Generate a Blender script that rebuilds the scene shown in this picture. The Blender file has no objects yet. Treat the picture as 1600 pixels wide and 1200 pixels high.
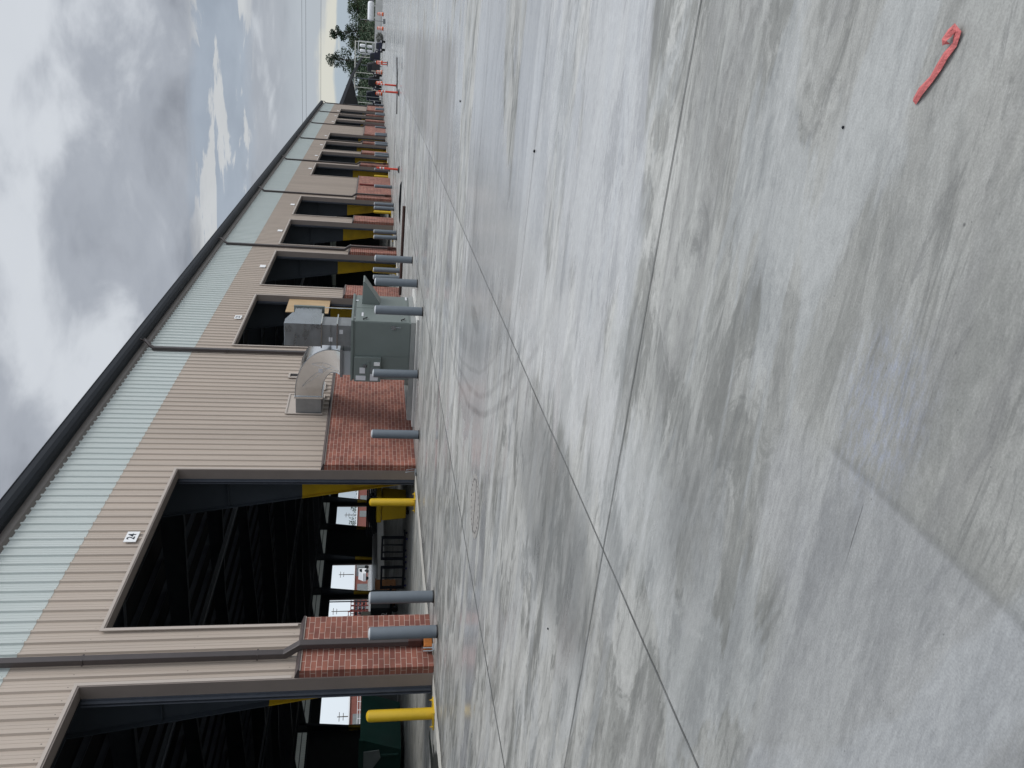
import bpy, math, random
from mathutils import Vector, Matrix
R = random.Random(7)
S = bpy.context.scene
COL = S.collection
PI = math.pi

# ------------------------------------------------------------------ helpers
class MB:
    """collects faces, links them as ONE mesh object"""
    def __init__(s): s.v = []; s.f = []; s.m = []
    def face(s, pts, mi=0):
        b = len(s.v); s.v += [tuple(p) for p in pts]; s.f.append(tuple(range(b, b+len(pts)))); s.m.append(mi)
    def box(s, a, b, mi=0):
        x0, y0, z0 = [min(a[i], b[i]) for i in range(3)]; x1, y1, z1 = [max(a[i], b[i]) for i in range(3)]
        n = len(s.v)
        s.v += [(x0,y0,z0),(x1,y0,z0),(x1,y1,z0),(x0,y1,z0),(x0,y0,z1),(x1,y0,z1),(x1,y1,z1),(x0,y1,z1)]
        for q in ((0,3,2,1),(4,5,6,7),(0,1,5,4),(1,2,6,5),(2,3,7,6),(3,0,4,7)):
            s.f.append(tuple(n+i for i in q)); s.m.append(mi)
        return s
    def prism(s, poly, axis, a, b, mi=0):
        """poly: list of 2D points in the plane normal to axis, extruded a..b"""
        def P(p, t):
            if axis == 0: return (t, p[0], p[1])
            if axis == 1: return (p[0], t, p[1])
            return (p[0], p[1], t)
        n = len(s.v); k = len(poly)
        s.v += [P(p, a) for p in poly] + [P(p, b) for p in poly]
        s.f.append(tuple(n+i for i in range(k))[::-1]); s.m.append(mi)
        s.f.append(tuple(n+k+i for i in range(k))); s.m.append(mi)
        for i in range(k):
            j = (i+1) % k
            s.f.append((n+i, n+j, n+k+j, n+k+i)); s.m.append(mi)
        return s
    def ring(s, c, r, ax, seg, ex=None):
        ax = Vector(ax).normalized()
        u = ax.orthogonal().normalized(); w = ax.cross(u)
        b = len(s.v)
        for i in range(seg):
            t = 2*PI*i/seg
            s.v.append(tuple(Vector(c) + u*math.cos(t)*r + w*math.sin(t)*r))
        return b
    def lathe(s, base, prof, seg=20, ax=(0,0,1), mi=0):
        """prof = [(r, h), ...] along ax from base"""
        A = Vector(ax).normalized(); rings = []
        for r, h in prof: rings.append(s.ring(Vector(base)+A*h, max(r, 1e-4), A, seg))
        for a, b in zip(rings, rings[1:]):
            for i in range(seg):
                j = (i+1) % seg
                s.f.append((a+i, a+j, b+j, b+i)); s.m.append(mi)
        s.f.append(tuple(rings[0]+i for i in range(seg))[::-1]); s.m.append(mi)
        s.f.append(tuple(rings[-1]+i for i in range(seg))); s.m.append(mi)
        return s
    def cyl(s, a, b, r, seg=12, mi=0, r2=None):
        a = Vector(a); b = Vector(b); d = b-a
        return s.lathe(a, [(r, 0), (r if r2 is None else r2, d.length)], seg, d, mi)
    def tube(s, pts, r, seg=8, mi=0):
        pts = [Vector(p) for p in pts]
        rings = []
        for i, p in enumerate(pts):
            t = (pts[min(i+1, len(pts)-1)] - pts[max(i-1, 0)]).normalized()
            ref = Vector((0,0,1)) if abs(t.z) < .95 else Vector((0,1,0))
            u = t.cross(ref).normalized(); w = u.cross(t)
            b = len(s.v)
            for k in range(seg):
                q = 2*PI*(k+.5)/seg
                s.v.append(tuple(p + u*math.cos(q)*r + w*math.sin(q)*r))
            rings.append(b)
        for a, b in zip(rings, rings[1:]):
            for i in range(seg):
                j = (i+1) % seg
                s.f.append((a+i, a+j, b+j, b+i)); s.m.append(mi)
        s.f.append(tuple(rings[0]+i for i in range(seg))[::-1]); s.m.append(mi)
        s.f.append(tuple(rings[-1]+i for i in range(seg))); s.m.append(mi)
        return s
    def build(s, name, mats, parent=None, smooth=False, bevel=0, loc=None):
        me = bpy.data.meshes.new(name)
        me.from_pydata(s.v, [], s.f)
        if not isinstance(mats, (list, tuple)): mats = [mats]
        for m in mats: me.materials.append(m)
        for p, i in zip(me.polygons, s.m): p.material_index = i
        o = bpy.data.objects.new(name, me); COL.objects.link(o)
        if smooth:
            for p in me.polygons: p.use_smooth = True
            me.update()
            try: me.set_sharp_from_angle(angle=math.radians(38))
            except Exception: pass
        if bevel:
            b = o.modifiers.new('bevel', 'BEVEL'); b.width = bevel; b.segments = 2; b.limit_method = 'ANGLE'
        if parent:
            o.parent = parent
            o.location = -Vector(parent.location) if loc is None else loc
            if parent.parent: o.location = (0,0,0) if loc is None else loc
        elif loc: o.location = loc
        return o

def tag(o, label=None, cat=None, group=None, kind=None):
    if label: o['label'] = label
    if cat: o['category'] = cat
    if group: o['group'] = group
    if kind: o['kind'] = kind
    return o
def empty(name, loc, label, cat, group=None):
    o = bpy.data.objects.new(name, None); COL.objects.link(o); o.location = loc
    o.empty_display_size = .3
    return tag(o, label, cat, group)
def copy_tree(o, parent=None):
    c = o.copy(); COL.objects.link(c)
    if parent: c.parent = parent
    for ch in [x for x in bpy.data.objects if x.parent == o]: copy_tree(ch, c)
    return c

# ------------------------------------------------------------------ materials
def mat(name, col, rough=.6, metal=0, spec=.5, noise=0, nscale=6, bump=0, bscale=30, rnoise=0, stretch=(1,1,1), dirt=0, dirtcol=(.12,.1,.08)):
    m = bpy.data.materials.new(name); m.use_nodes = True
    nt = m.node_tree; N = nt.nodes; L = nt.links
    b = N['Principled BSDF']
    b.inputs['Base Color'].default_value = (*col, 1)
    b.inputs['Roughness'].default_value = rough
    b.inputs['Metallic'].default_value = metal
    b.inputs['Specular IOR Level'].default_value = spec
    tc = N.new('ShaderNodeTexCoord'); mp = N.new('ShaderNodeMapping'); mp.inputs['Scale'].default_value = stretch
    L.new(tc.outputs['Object'], mp.inputs['Vector'])
    if noise or rnoise or dirt:
        n = N.new('ShaderNodeTexNoise'); n.inputs['Scale'].default_value = nscale; n.inputs['Detail'].default_value = 6
        n.inputs['Roughness'].default_value = .6
        L.new(mp.outputs[0], n.inputs['Vector'])
    if noise:
        mr = N.new('ShaderNodeMapRange'); mr.inputs[1].default_value = .3; mr.inputs[2].default_value = .7
        mr.inputs[3].default_value = 1-noise; mr.inputs[4].default_value = 1+noise
        L.new(n.outputs['Fac'], mr.inputs[0])
        mx = N.new('ShaderNodeVectorMath'); mx.operation = 'SCALE'
        mx.inputs[0].default_value = col
        L.new(mr.outputs[0], mx.inputs['Scale'])
        last = mx.outputs[0]
        if dirt:
            n2 = N.new('ShaderNodeTexNoise'); n2.inputs['Scale'].default_value = nscale*.37; n2.inputs['Detail'].default_value = 8
            L.new(mp.outputs[0], n2.inputs['Vector'])
            m2 = N.new('ShaderNodeMapRange'); m2.inputs[1].default_value = .52; m2.inputs[2].default_value = .72
            m2.inputs[3].default_value = 0; m2.inputs[4].default_value = dirt
            L.new(n2.outputs['Fac'], m2.inputs[0])
            mc = N.new('ShaderNodeMix'); mc.data_type = 'RGBA'; mc.inputs[7].default_value = (*dirtcol, 1)
            L.new(m2.outputs[0], mc.inputs[0]); L.new(last, mc.inputs[6]); last = mc.outputs[2]
        L.new(last, b.inputs['Base Color'])
    if rnoise:
        mr = N.new('ShaderNodeMapRange'); mr.inputs[1].default_value = .3; mr.inputs[2].default_value = .7
        mr.inputs[3].default_value = rough-rnoise; mr.inputs[4].default_value = rough+rnoise
        L.new(n.outputs['Fac'], mr.inputs[0]); L.new(mr.outputs[0], b.inputs['Roughness'])
    if bump:
        n3 = N.new('ShaderNodeTexNoise'); n3.inputs['Scale'].default_value = bscale; n3.inputs['Detail'].default_value = 4
        L.new(mp.outputs[0], n3.inputs['Vector'])
        bp = N.new('ShaderNodeBump'); bp.inputs['Strength'].default_value = bump; bp.inputs['Distance'].default_value = .01
        L.new(n3.outputs['Fac'], bp.inputs['Height']); L.new(bp.outputs[0], b.inputs['Normal'])
    return m

M = {}
M['tan'] = mat('tan_siding', (.43,.366,.312), .45, noise=.07, nscale=1.6, stretch=(1,1,.12), bump=.05, bscale=3, dirt=.2, dirtcol=(.24,.2,.17))
M['trim'] = mat('taupe_trim', (.21,.178,.16), .45, noise=.05, nscale=2)
M['trimlite'] = mat('pale_trim_edge', (.42,.37,.33), .5)
M['slate'] = mat('dark_gutter_metal', (.014,.017,.022), .6, spec=.2, noise=.1, nscale=2)
M['bronze'] = mat('bronze_spout_metal', (.05,.041,.041), .4, noise=.12, nscale=3)
M['soffit'] = mat('soffit_metal', (.16,.145,.135), .6, noise=.1, nscale=3)
M['track'] = mat('door_track_steel', (.075,.085,.105), .4, .3, noise=.1)
M['primer'] = mat('grey_primer_steel', (.05,.062,.078), .55, noise=.12, nscale=1.5)
M['yellow'] = mat('yellow_paint', (.56,.37,.018), .4, noise=.06, nscale=4, dirt=.35, dirtcol=(.2,.13,.03))
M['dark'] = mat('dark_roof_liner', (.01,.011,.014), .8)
M['darksteel'] = mat('dark_structural_steel', (.055,.065,.08), .5, noise=.2, nscale=2)
M['grey'] = mat('grey_bollard_sleeve', (.125,.148,.172), .5, noise=.06, nscale=5, bump=.06, bscale=20, dirt=.3, dirtcol=(.33,.33,.33))
M['greycap'] = mat('pale_bollard_cap', (.42,.44,.46), .5)
M['unit'] = mat('olive_grey_enamel', (.15,.178,.17), .42, noise=.05, nscale=1.5, rnoise=.05)
M['galv'] = mat('galvanised_duct', (.36,.385,.41), .3, .9, noise=.1, nscale=2.2, rnoise=.1, stretch=(1,1,2.2), bump=.12, bscale=1.6)
M['galvshiny'] = mat('bright_duct_metal', (.62,.64,.66), .17, 1, noise=.08, nscale=2, rnoise=.08, bump=.15, bscale=1.3)
M['galvdark'] = mat('dull_duct_metal', (.26,.27,.28), .45, .6, noise=.12, nscale=4)
M['dimwhite'] = mat('weathered_white', (.7,.69,.62), .5, noise=.1)
M['galvflat'] = mat('zinc_channel', (.3,.315,.31), .5, .3, noise=.12, nscale=3)
M['white'] = mat('white_paint', (.75,.76,.77), .5, noise=.05, nscale=3)
M['paper'] = mat('label_paper', (.6,.61,.64), .6, noise=.12, nscale=60)
M['digit'] = mat('navy_digits', (.01,.018,.03), .5)
M['black'] = mat('black_rubber', (.012,.012,.014), .55)
M['blackm'] = mat('black_painted_steel', (.012,.014,.019), .7, spec=.15, noise=.2)
M['ply'] = mat('plywood', (.42,.3,.17), .7, noise=.14, nscale=3, stretch=(1,1,.3), dirt=.3, dirtcol=(.3,.19,.09))
M['orange'] = mat('orange_plastic', (.75,.12,.02), .45, noise=.08)
M['redor'] = mat('red_orange_plastic', (.62,.06,.03), .45, noise=.1)
M['reflect'] = mat('reflective_sheeting', (.7,.68,.68), .35)
M['rust'] = mat('rusty_steel', (.055,.028,.022), .8, noise=.35, nscale=5, dirt=.5, dirtcol=(.03,.012,.01))
M['castiron'] = mat('cast_iron_boot', (.055,.02,.016), .6, noise=.25, nscale=8)
M['redbrown'] = mat('red_brown_brick_paint', (.19,.065,.05), .8, noise=.12, nscale=1.5)
M['redrack'] = mat('red_rack_paint', (.16,.025,.02), .6, noise=.2)
M['green'] = mat('green_skip_paint', (.01,.055,.042), .5, noise=.25, nscale=1.2, dirt=.6, dirtcol=(.06,.07,.07))
M['greygreen'] = mat('grey_green_sheet', (.2,.23,.225), .6, noise=.2, nscale=1.6)
M['panelgrey'] = mat('grey_panel', (.17,.185,.19), .6, noise=.15, nscale=1.4)
M['crate'] = mat('brown_crate_board', (.25,.1,.025), .7, noise=.25, nscale=3)
M['beige'] = mat('beige_board', (.42,.4,.33), .7, noise=.08)
M['glass'] = mat('dark_window_glass', (.02,.025,.03), .1)
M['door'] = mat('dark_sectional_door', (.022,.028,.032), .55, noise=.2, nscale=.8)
M['bark'] = mat('bark', (.06,.045,.035), .9, noise=.3)
M['leaf'] = mat('dark_leaf', (.03,.06,.026), .7, noise=.5, nscale=.9)
M['leafpine'] = mat('pine_leaf', (.028,.05,.026), .7, noise=.45, nscale=.9)
M['leafolive'] = mat('olive_leaf', (.055,.08,.03), .7, noise=.4, nscale=.6)
M['cream'] = mat('cream_house_wall', (.55,.47,.38), .8, noise=.08, nscale=.6)
M['roofgrey'] = mat('grey_shingle', (.12,.115,.12), .9, noise=.2)
M['jersey'] = mat('pale_concrete_wall', (.52,.52,.5), .8, noise=.1, nscale=.8)
M['cable'] = mat('cable', (.03,.03,.035), .6)
M['chrome'] = mat('bolt_metal', (.5,.55,.6), .3, .8)
M['redtape'] = mat('red_flagging_tape', (.5,.125,.12), .65, noise=.22, nscale=60, bump=.5, bscale=120)
M['tanplate'] = mat('tan_plate', (.42,.365,.32), .5, noise=.04)
M['darktrim'] = mat('dark_sill_flashing', (.06,.045,.045), .5)
M['basering'] = mat('rough_dark_ring', (.17,.165,.15), .9, noise=.45, nscale=14)
M['edge'] = mat('pale_slab_edge', (.5,.49,.45), .85, noise=.15, nscale=5, dirt=.7, dirtcol=(.22,.2,.17))

def brick_mat():
    m = bpy.data.materials.new('red_brick'); m.use_nodes = True
    nt = m.node_tree; N = nt.nodes; L = nt.links; b = N['Principled BSDF']
    tc = N.new('ShaderNodeTexCoord'); sp = N.new('ShaderNodeSeparateXYZ'); L.new(tc.outputs['Object'], sp.inputs[0])
    ad = N.new('ShaderNodeMath'); ad.operation = 'ADD'; L.new(sp.outputs[0], ad.inputs[0]); L.new(sp.outputs[1], ad.inputs[1])
    # a slight waver so the joints are not ruler-straight
    wn = N.new('ShaderNodeTexNoise'); wn.inputs['Scale'].default_value = 3.5; L.new(tc.outputs['Object'], wn.inputs['Vector'])
    wm = N.new('ShaderNodeMath'); wm.operation = 'MULTIPLY_ADD'; wm.inputs[1].default_value = .012; L.new(wn.outputs['Fac'], wm.inputs[0]); L.new(sp.outputs[2], wm.inputs[2])
    cb = N.new('ShaderNodeCombineXYZ'); L.new(ad.outputs[0], cb.inputs[0]); L.new(wm.outputs[0], cb.inputs[1])
    br = N.new('ShaderNodeTexBrick'); br.inputs['Scale'].default_value = 1
    br.inputs['Brick Width'].default_value = .305; br.inputs['Row Height'].default_value = .1016
    br.inputs['Mortar Size'].default_value = .0062; br.inputs['Mortar Smooth'].default_value = .2; br.inputs['Bias'].default_value = -.1
    br.inputs['Color1'].default_value = (.25,.092,.064,1); br.inputs['Color2'].default_value = (.165,.055,.042,1)
    br.inputs['Mortar'].default_value = (.43,.31,.26,1)
    L.new(cb.outputs[0], br.inputs['Vector'])
    n = N.new('ShaderNodeTexNoise'); n.inputs['Scale'].default_value = 2.2; n.inputs['Detail'].default_value = 7; L.new(tc.outputs['Object'], n.inputs['Vector'])
    mr = N.new('ShaderNodeMapRange'); mr.inputs[1].default_value=.3; mr.inputs[2].default_value=.7; mr.inputs[3].default_value=.72; mr.inputs[4].default_value=1.25
    L.new(n.outputs['Fac'], mr.inputs[0])
    sc = N.new('ShaderNodeVectorMath'); sc.operation='SCALE'; L.new(br.outputs['Color'], sc.inputs[0]); L.new(mr.outputs[0], sc.inputs['Scale'])
    L.new(sc.outputs[0], b.inputs['Base Color']); b.inputs['Roughness'].default_value = .85
    bp = N.new('ShaderNodeBump'); bp.inputs['Strength'].default_value=.6; bp.inputs['Distance'].default_value=.006; bp.invert=True
    L.new(br.outputs['Fac'], bp.inputs['Height']); L.new(bp.outputs[0], b.inputs['Normal'])
    return m
M['brick'] = brick_mat()
def add_screws(m, rows):
    nt = m.node_tree; N = nt.nodes; L = nt.links; b = N['Principled BSDF']
    tc = N.new('ShaderNodeTexCoord'); sp = N.new('ShaderNodeSeparateXYZ'); L.new(tc.outputs['Object'], sp.inputs[0])
    def q(op, *a):
        n = N.new('ShaderNodeMath'); n.operation = op
        for i, v in enumerate(a):
            if isinstance(v, (int, float)): n.inputs[i].default_value = v
            else: L.new(v, n.inputs[i])
        return n.outputs[0]
    fy = q('ABSOLUTE', q('SUBTRACT', q('FRACT', q('DIVIDE', sp.outputs[1], .305)), .36))
    my = q('LESS_THAN', fy, .035); mz = None
    for z in rows:
        t = q('LESS_THAN', q('ABSOLUTE', q('SUBTRACT', sp.outputs[2], z)), .011); mz = t if mz is None else q('MAXIMUM', mz, t)
    mx = N.new('ShaderNodeMix'); mx.data_type = 'RGBA'; mx.inputs[7].default_value = (.07,.065,.06,1)
    L.new(q('MULTIPLY', my, mz), mx.inputs[0]); L.new(b.inputs['Base Color'].links[0].from_socket, mx.inputs[6]); L.new(mx.outputs[2], b.inputs['Base Color'])
add_screws(M['tan'], (6.3, 4.4, 2.62))

def translucent_mat():
    m = bpy.data.materials.new('translucent_fibreglass'); m.use_nodes = True
    nt = m.node_tree; N = nt.nodes; L = nt.links; b = N['Principled BSDF']
    n = N.new('ShaderNodeTexNoise'); n.inputs['Scale'].default_value=1.1; n.inputs['Detail'].default_value=5
    tc = N.new('ShaderNodeTexCoord'); mp=N.new('ShaderNodeMapping'); mp.inputs['Scale'].default_value=(1,1,.2); L.new(tc.outputs['Object'],mp.inputs[0]); L.new(mp.outputs[0], n.inputs['Vector'])
    r = N.new('ShaderNodeMix'); r.data_type='RGBA'; r.inputs[6].default_value=(.54,.60,.585,1); r.inputs[7].default_value=(.64,.69,.68,1); L.new(n.outputs['Fac'], r.inputs[0])
    L.new(r.outputs[2], b.inputs['Base Color']); b.inputs['Roughness'].default_value=.4
    t = N.new('ShaderNodeBsdfTranslucent'); t.inputs['Color'].default_value=(.62,.64,.58,1)
    mx = N.new('ShaderNodeMixShader'); mx.inputs[0].default_value=.2
    L.new(b.outputs[0], mx.inputs[1]); L.new(t.outputs[0], mx.inputs[2]); L.new(mx.outputs[0], N['Material Output'].inputs[0])
    return m
M['band'] = translucent_mat(); add_screws(M['band'], (7.46, 8.3))

def concrete_mat(name, inside=False):
    m = bpy.data.materials.new(name); m.use_nodes = True
    nt = m.node_tree; N = nt.nodes; L = nt.links; b = N['Principled BSDF']
    tc = N.new('ShaderNodeTexCoord'); P = tc.outputs['Object']
    def math_(op, a, c=None, d=None):
        n = N.new('ShaderNodeMath'); n.operation = op
        for i, q in enumerate((a, c, d)):
            if q is None: continue
            if isinstance(q, (int, float)): n.inputs[i].default_value = q
            else: L.new(q, n.inputs[i])
        return n.outputs[0]
    def noise(scale, detail=6, dist=0, st=None, rough=.6, off=(0,0,0), rot=0):
        n = N.new('ShaderNodeTexNoise'); n.inputs['Scale'].default_value = scale; n.inputs['Detail'].default_value = detail
        n.inputs['Distortion'].default_value = dist; n.inputs['Roughness'].default_value = rough
        mp = N.new('ShaderNodeMapping'); mp.inputs['Scale'].default_value = st or (1,1,1); mp.inputs['Location'].default_value = off
        mp.inputs['Rotation'].default_value = (0,0,rot)
        L.new(P, mp.inputs['Vector']); L.new(mp.outputs[0], n.inputs['Vector']); return n.outputs['Fac']
    def rng(v, a, c, lo, hi, clamp=True, smooth=False):
        n = N.new('ShaderNodeMapRange'); n.clamp = clamp
        if smooth: n.interpolation_type = 'SMOOTHSTEP'
        L.new(v, n.inputs[0])
        for i, q in enumerate((a, c, lo, hi)): n.inputs[i+1].default_value = q
        return n.outputs[0]
    def mixc(f, a, c):
        n = N.new('ShaderNodeMix'); n.data_type = 'RGBA'
        for sck, q in ((n.inputs[0], f), (n.inputs[6], a), (n.inputs[7], c)):
            if isinstance(q, (int, float)): sck.default_value = q
            elif isinstance(q, tuple): sck.default_value = (*q, 1)
            else: L.new(q, sck)
        return n.outputs[2]
    sp = N.new('ShaderNodeSeparateXYZ'); L.new(P, sp.inputs[0]); X, Y = sp.outputs[0], sp.outputs[1]
    big = noise(.33, 5, 1.2)
    mid = noise(1.3, 8, 1.5, (.45,1.3,1), .65, (3,7,0), .25)
    strk = noise(2.6, 8, .8, (.28,2.2,1), .7, (1,2,0), .12)
    fine = noise(34, 5, 0, (.5,1.6,1), .7)
    grain = noise(160, 3)
    c = mixc(rng(big, .36, .64, 0, 1, smooth=True), (.185,.19,.178), (.285,.285,.265))
    rgn = rng(Y, 1.8, 4.6, .22, 1) if not inside else .5
    brush = noise(3.4, 10, 1.1, (.3,1.15,1), .72, (8,3,0), .22)
    brush2 = noise(1.15, 9, 1.4, (.42,1.1,1), .66, (4,13,0), .3)
    c = mixc(math_('MULTIPLY', rng(brush2, .49, .52, 0, .85), rgn), c, (.46,.46,.435))
    c = mixc(math_('MULTIPLY', rng(brush, .5, .53, 0, .6), rgn), c, (.50,.50,.475))
    c = mixc(rng(mid, .52, .56, 0, .3), c, (.36,.365,.345))
    crisp = noise(8.5, 9, .9, (.26,1.2,1), .75, (2,6,0), .18)
    c = mixc(math_('MULTIPLY', rng(crisp, .55, .6, 0, .5), rgn), c, (.47,.47,.45))
    c = mixc(rng(crisp, .43, .38, 0, .5), c, (.15,.152,.145))
    c = mixc(math_('MULTIPLY', rng(brush, .45, .40, 0, .6), rng(brush2, .56, .5, 0, 1)), c, (.145,.148,.14))
    c = mixc(rng(strk, .5, .62, 0, .42), c, (.155,.158,.15))
    sw = noise(.8, 5, 1.8, (.4,1.25,1), .55, (11,4,0), .2)
    c = mixc(rng(sw, .53, .56, 0, .3), c, (.42,.44,.45))
    c = mixc(rng(sw, .40, .37, 0, .3), c, (.2,.2,.195))
    if not inside:
        def blob(cx, cy, ax_, ay_, wob=.5):
            dx = math_('DIVIDE', math_('SUBTRACT', X, cx), ax_); dy = math_('DIVIDE', math_('SUBTRACT', Y, cy), ay_)
            d = math_('SQRT', math_('ADD', math_('MULTIPLY', dx, dx), math_('MULTIPLY', dy, dy)))
            return math_('ADD', d, math_('MULTIPLY', math_('SUBTRACT', strk, .5), wob*2))
        def boxm(xa, xb, ya, yb, wob):
            nx_ = math_('MULTIPLY', math_('SUBTRACT', mid, .5), wob)
            XX = math_('ADD', X, math_('MULTIPLY', nx_, .3)); YY = math_('ADD', Y, nx_)
            m1 = math_('MULTIPLY', rng(XX, xa, xa+.08, 0, 1), rng(XX, xb, xb-.3, 0, 1))
            return math_('MULTIPLY', m1, math_('MULTIPLY', rng(YY, ya, ya+.4, 0, 1), rng(YY, yb, yb-.4, 0, 1)))
        # smooth hard-trowelled sheets that mirror the sky
        sheen_noise = noise(.42, 6, .9, (.3,1.0,1), .55, (2,9,0), .05)
        wet_sheen = math_('MULTIPLY', rng(sheen_noise, .46, .485, 0, 1), math_('MULTIPLY', rng(X, -3.6, -1.6, 0, 1), rng(Y, 5.2, 7.5, 0, 1)))
        wet_sheen2 = math_('MULTIPLY', rng(sheen_noise, .55, .575, 0, .8), rng(Y, 3.6, 4.2, 0, 1))
        wet_sheen = math_('MAXIMUM', wet_sheen, wet_sheen2)
        c = mixc(math_('MULTIPLY', wet_sheen, .6), c, (.47,.48,.50))  # sky sheen also painted into the base colour as pale blue
        dkp = boxm(-2.6, .2, 14.5, 42, 9)
        c = mixc(math_('MULTIPLY', dkp, .65), c, (.21,.205,.195))
        wet_sheen = math_('MULTIPLY', wet_sheen, math_('SUBTRACT', 1.0, dkp))
        c = mixc(rng(blob(-3.2,5.0,.75,1.5), 1.0, .7, 0, .6), c, (.17,.175,.172))
        c = mixc(rng(blob(-6.6,10.0,.35,.45), 1.0, .8, 0, .5), c, (.16,.165,.165))
        c = mixc(rng(blob(-3.3,9.9,.16,.5,.3), 1.0, .6, 0, .6), c, (.13,.135,.14))
        c = mixc(rng(blob(-2.0,7.2,.55,4.2,.9), 1.0, .75, 0, .55), c, (.50,.505,.50))
        c = mixc(rng(blob(-2.0,3.3,.5,.45,.9), 1.0, .6, 0, .5), c, (.44,.45,.44))
        c = mixc(rng(blob(-4.1,9.6,1.0,2.6,.9), 1.0, .7, 0, .4), c, (.46,.465,.46))
        c = mixc(rng(blob(-1.75,2.75,.5,.45,.8), 1.0, .4, 0, .55), c, (.165,.17,.168))
        c = mixc(rng(blob(-1.3,2.1,.35,.22,.9), 1.0, .5, 0, .45), c, (.33,.335,.34))
        # darker ground by the wall; cold joint and hairline crack close to the camera
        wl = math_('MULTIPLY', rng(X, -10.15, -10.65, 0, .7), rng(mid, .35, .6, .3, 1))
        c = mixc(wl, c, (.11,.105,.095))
        st_ = math_('MULTIPLY', rng(X, -1.0, -1.02, 0, 1), rng(Y, 2.02, 1.9, 0, 1))
        c = mixc(math_('MULTIPLY', st_, .3), c, (.36,.37,.39))
        ln = math_('MULTIPLY', math_('MULTIPLY', rng(X, -1.025, -1.01, 0, 1), rng(X, -.98, -1.0, 0, 1)), rng(Y, 2.02, 1.9, 0, 1))
        c = mixc(math_('MULTIPLY', ln, .3), c, (.13,.135,.135))
        ck = math_('ABSOLUTE', math_('ADD', math_('SUBTRACT', Y, 1.735), math_('MULTIPLY', math_('SUBTRACT', fine, .5), .01)))
        ck = math_('MULTIPLY', rng(ck, .0028, .001, 0, .8), math_('MULTIPLY', rng(X, -1.06, -1.09, 0, 1), rng(X, -1.3, -1.2, 0, 1)))
        c = mixc(ck, c, (.06,.06,.06))
    # each poured slab has its own tone
    if not inside:
        fx = math_('FLOOR', math_('DIVIDE', math_('ADD', X, 2.6), 3.6)); fy = math_('FLOOR', math_('DIVIDE', math_('SUBTRACT', Y, 3.7), 3.66))
        cb = N.new('ShaderNodeCombineXYZ'); L.new(fx, cb.inputs[0]); L.new(fy, cb.inputs[1])
        wn = N.new('ShaderNodeTexWhiteNoise'); wn.noise_dimensions = '2D'; L.new(cb.outputs[0], wn.inputs['Vector'])
        slab = rng(wn.outputs['Value'], 0, 1, .86, 1.12)
        # turning tyre marks round a centre
        def arc(cx, cy, r, w, amt):
            dx = math_('SUBTRACT', X, cx); dy = math_('SUBTRACT', Y, cy)
            d = math_('SQRT', math_('ADD', math_('MULTIPLY', dx, dx), math_('MULTIPLY', dy, dy)))
            d = math_('ADD', d, math_('MULTIPLY', math_('SUBTRACT', big, .5), .25))
            e = math_('ABSOLUTE', math_('SUBTRACT', d, r))
            return rng(e, w, w*.35, 0, amt)
        gate = math_('MULTIPLY', rng(X, -1.5, -3, 0, 1), rng(Y, 17, 13, 0, 1))
        ar = None
        for q in ((3.1,11.8,7.85,.06,.42),(3.1,11.8,7.62,.05,.32),(3.1,11.8,7.1,.2,.2),(2.9,12.2,7.3,.04,.24),(2.9,12.0,6.6,.25,.18),(3.4,11.9,8.9,.05,.14),(-3.2,9.2,1.9,.05,.12),(-3.3,9.5,1.6,.04,.1)):
            a = arc(*q); ar = a if ar is None else math_('MAXIMUM', ar, a)
        ar = math_('MULTIPLY', math_('MULTIPLY', ar, gate), rng(mid, .35, .6, .5, 1))
        c = mixc(ar, c, (.12,.12,.12))
        # blue chalk stain near the camera
        dx = math_('SUBTRACT', X, -.8); dy = math_('SUBTRACT', Y, 1.78)
        d = math_('SQRT', math_('ADD', math_('MULTIPLY', dx, dx), math_('MULTIPLY', math_('MULTIPLY', dy, dy), 1.6)))
        st = math_('MULTIPLY', rng(d, .34, .05, 0, 1, smooth=True), rng(fine, .45, .65, .02, .34))
        c = mixc(st, c, (.2,.25,.42))
        sc0 = N.new('ShaderNodeVectorMath'); sc0.operation='SCALE'; L.new(c, sc0.inputs[0]); L.new(slab, sc0.inputs['Scale']); c = sc0.outputs[0]
    # pits
    vo = N.new('ShaderNodeTexVoronoi'); vo.inputs['Scale'].default_value = 5.5; vo.inputs['Randomness'].default_value = 1; L.new(P, vo.inputs['Vector'])
    vo2 = N.new('ShaderNodeTexVoronoi'); vo2.inputs['Scale'].default_value = 21; L.new(P, vo2.inputs['Vector'])
    c = mixc(math_('MULTIPLY', rng(vo2.outputs['Distance'], .07, .03, 0, .6), rng(noise(9, 3, 0, None, .5, (3,1,5)), .54, .6, 0, 1)), c, (.08,.08,.08))
    pit = rng(vo.outputs['Distance'], .035, .012, 0, .75)
    pit = math_('MULTIPLY', pit, rng(noise(1.7, 3, 0, None, .5, (5,5,5)), .5, .56, 0, 1))
    c = mixc(pit, c, (.05,.05,.05))
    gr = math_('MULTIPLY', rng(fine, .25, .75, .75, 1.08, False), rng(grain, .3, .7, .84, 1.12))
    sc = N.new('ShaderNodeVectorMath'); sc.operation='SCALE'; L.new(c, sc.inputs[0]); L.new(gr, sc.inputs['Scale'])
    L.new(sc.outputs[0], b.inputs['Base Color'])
    rr = math_('ADD', rng(mid, .42, .6, .58, .36), rng(strk, .35, .65, .08, -.06))
    rr = math_('ADD', rr, rng(sw, .5, .58, .06, -.1))
    if not inside: rr = math_('ADD', math_('MULTIPLY', rr, math_('SUBTRACT', 1.0, wet_sheen)), math_('MULTIPLY', wet_sheen, .15))
    L.new(rr, b.inputs['Roughness']); b.inputs['Specular IOR Level'].default_value = .5 if not inside else .35
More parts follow.
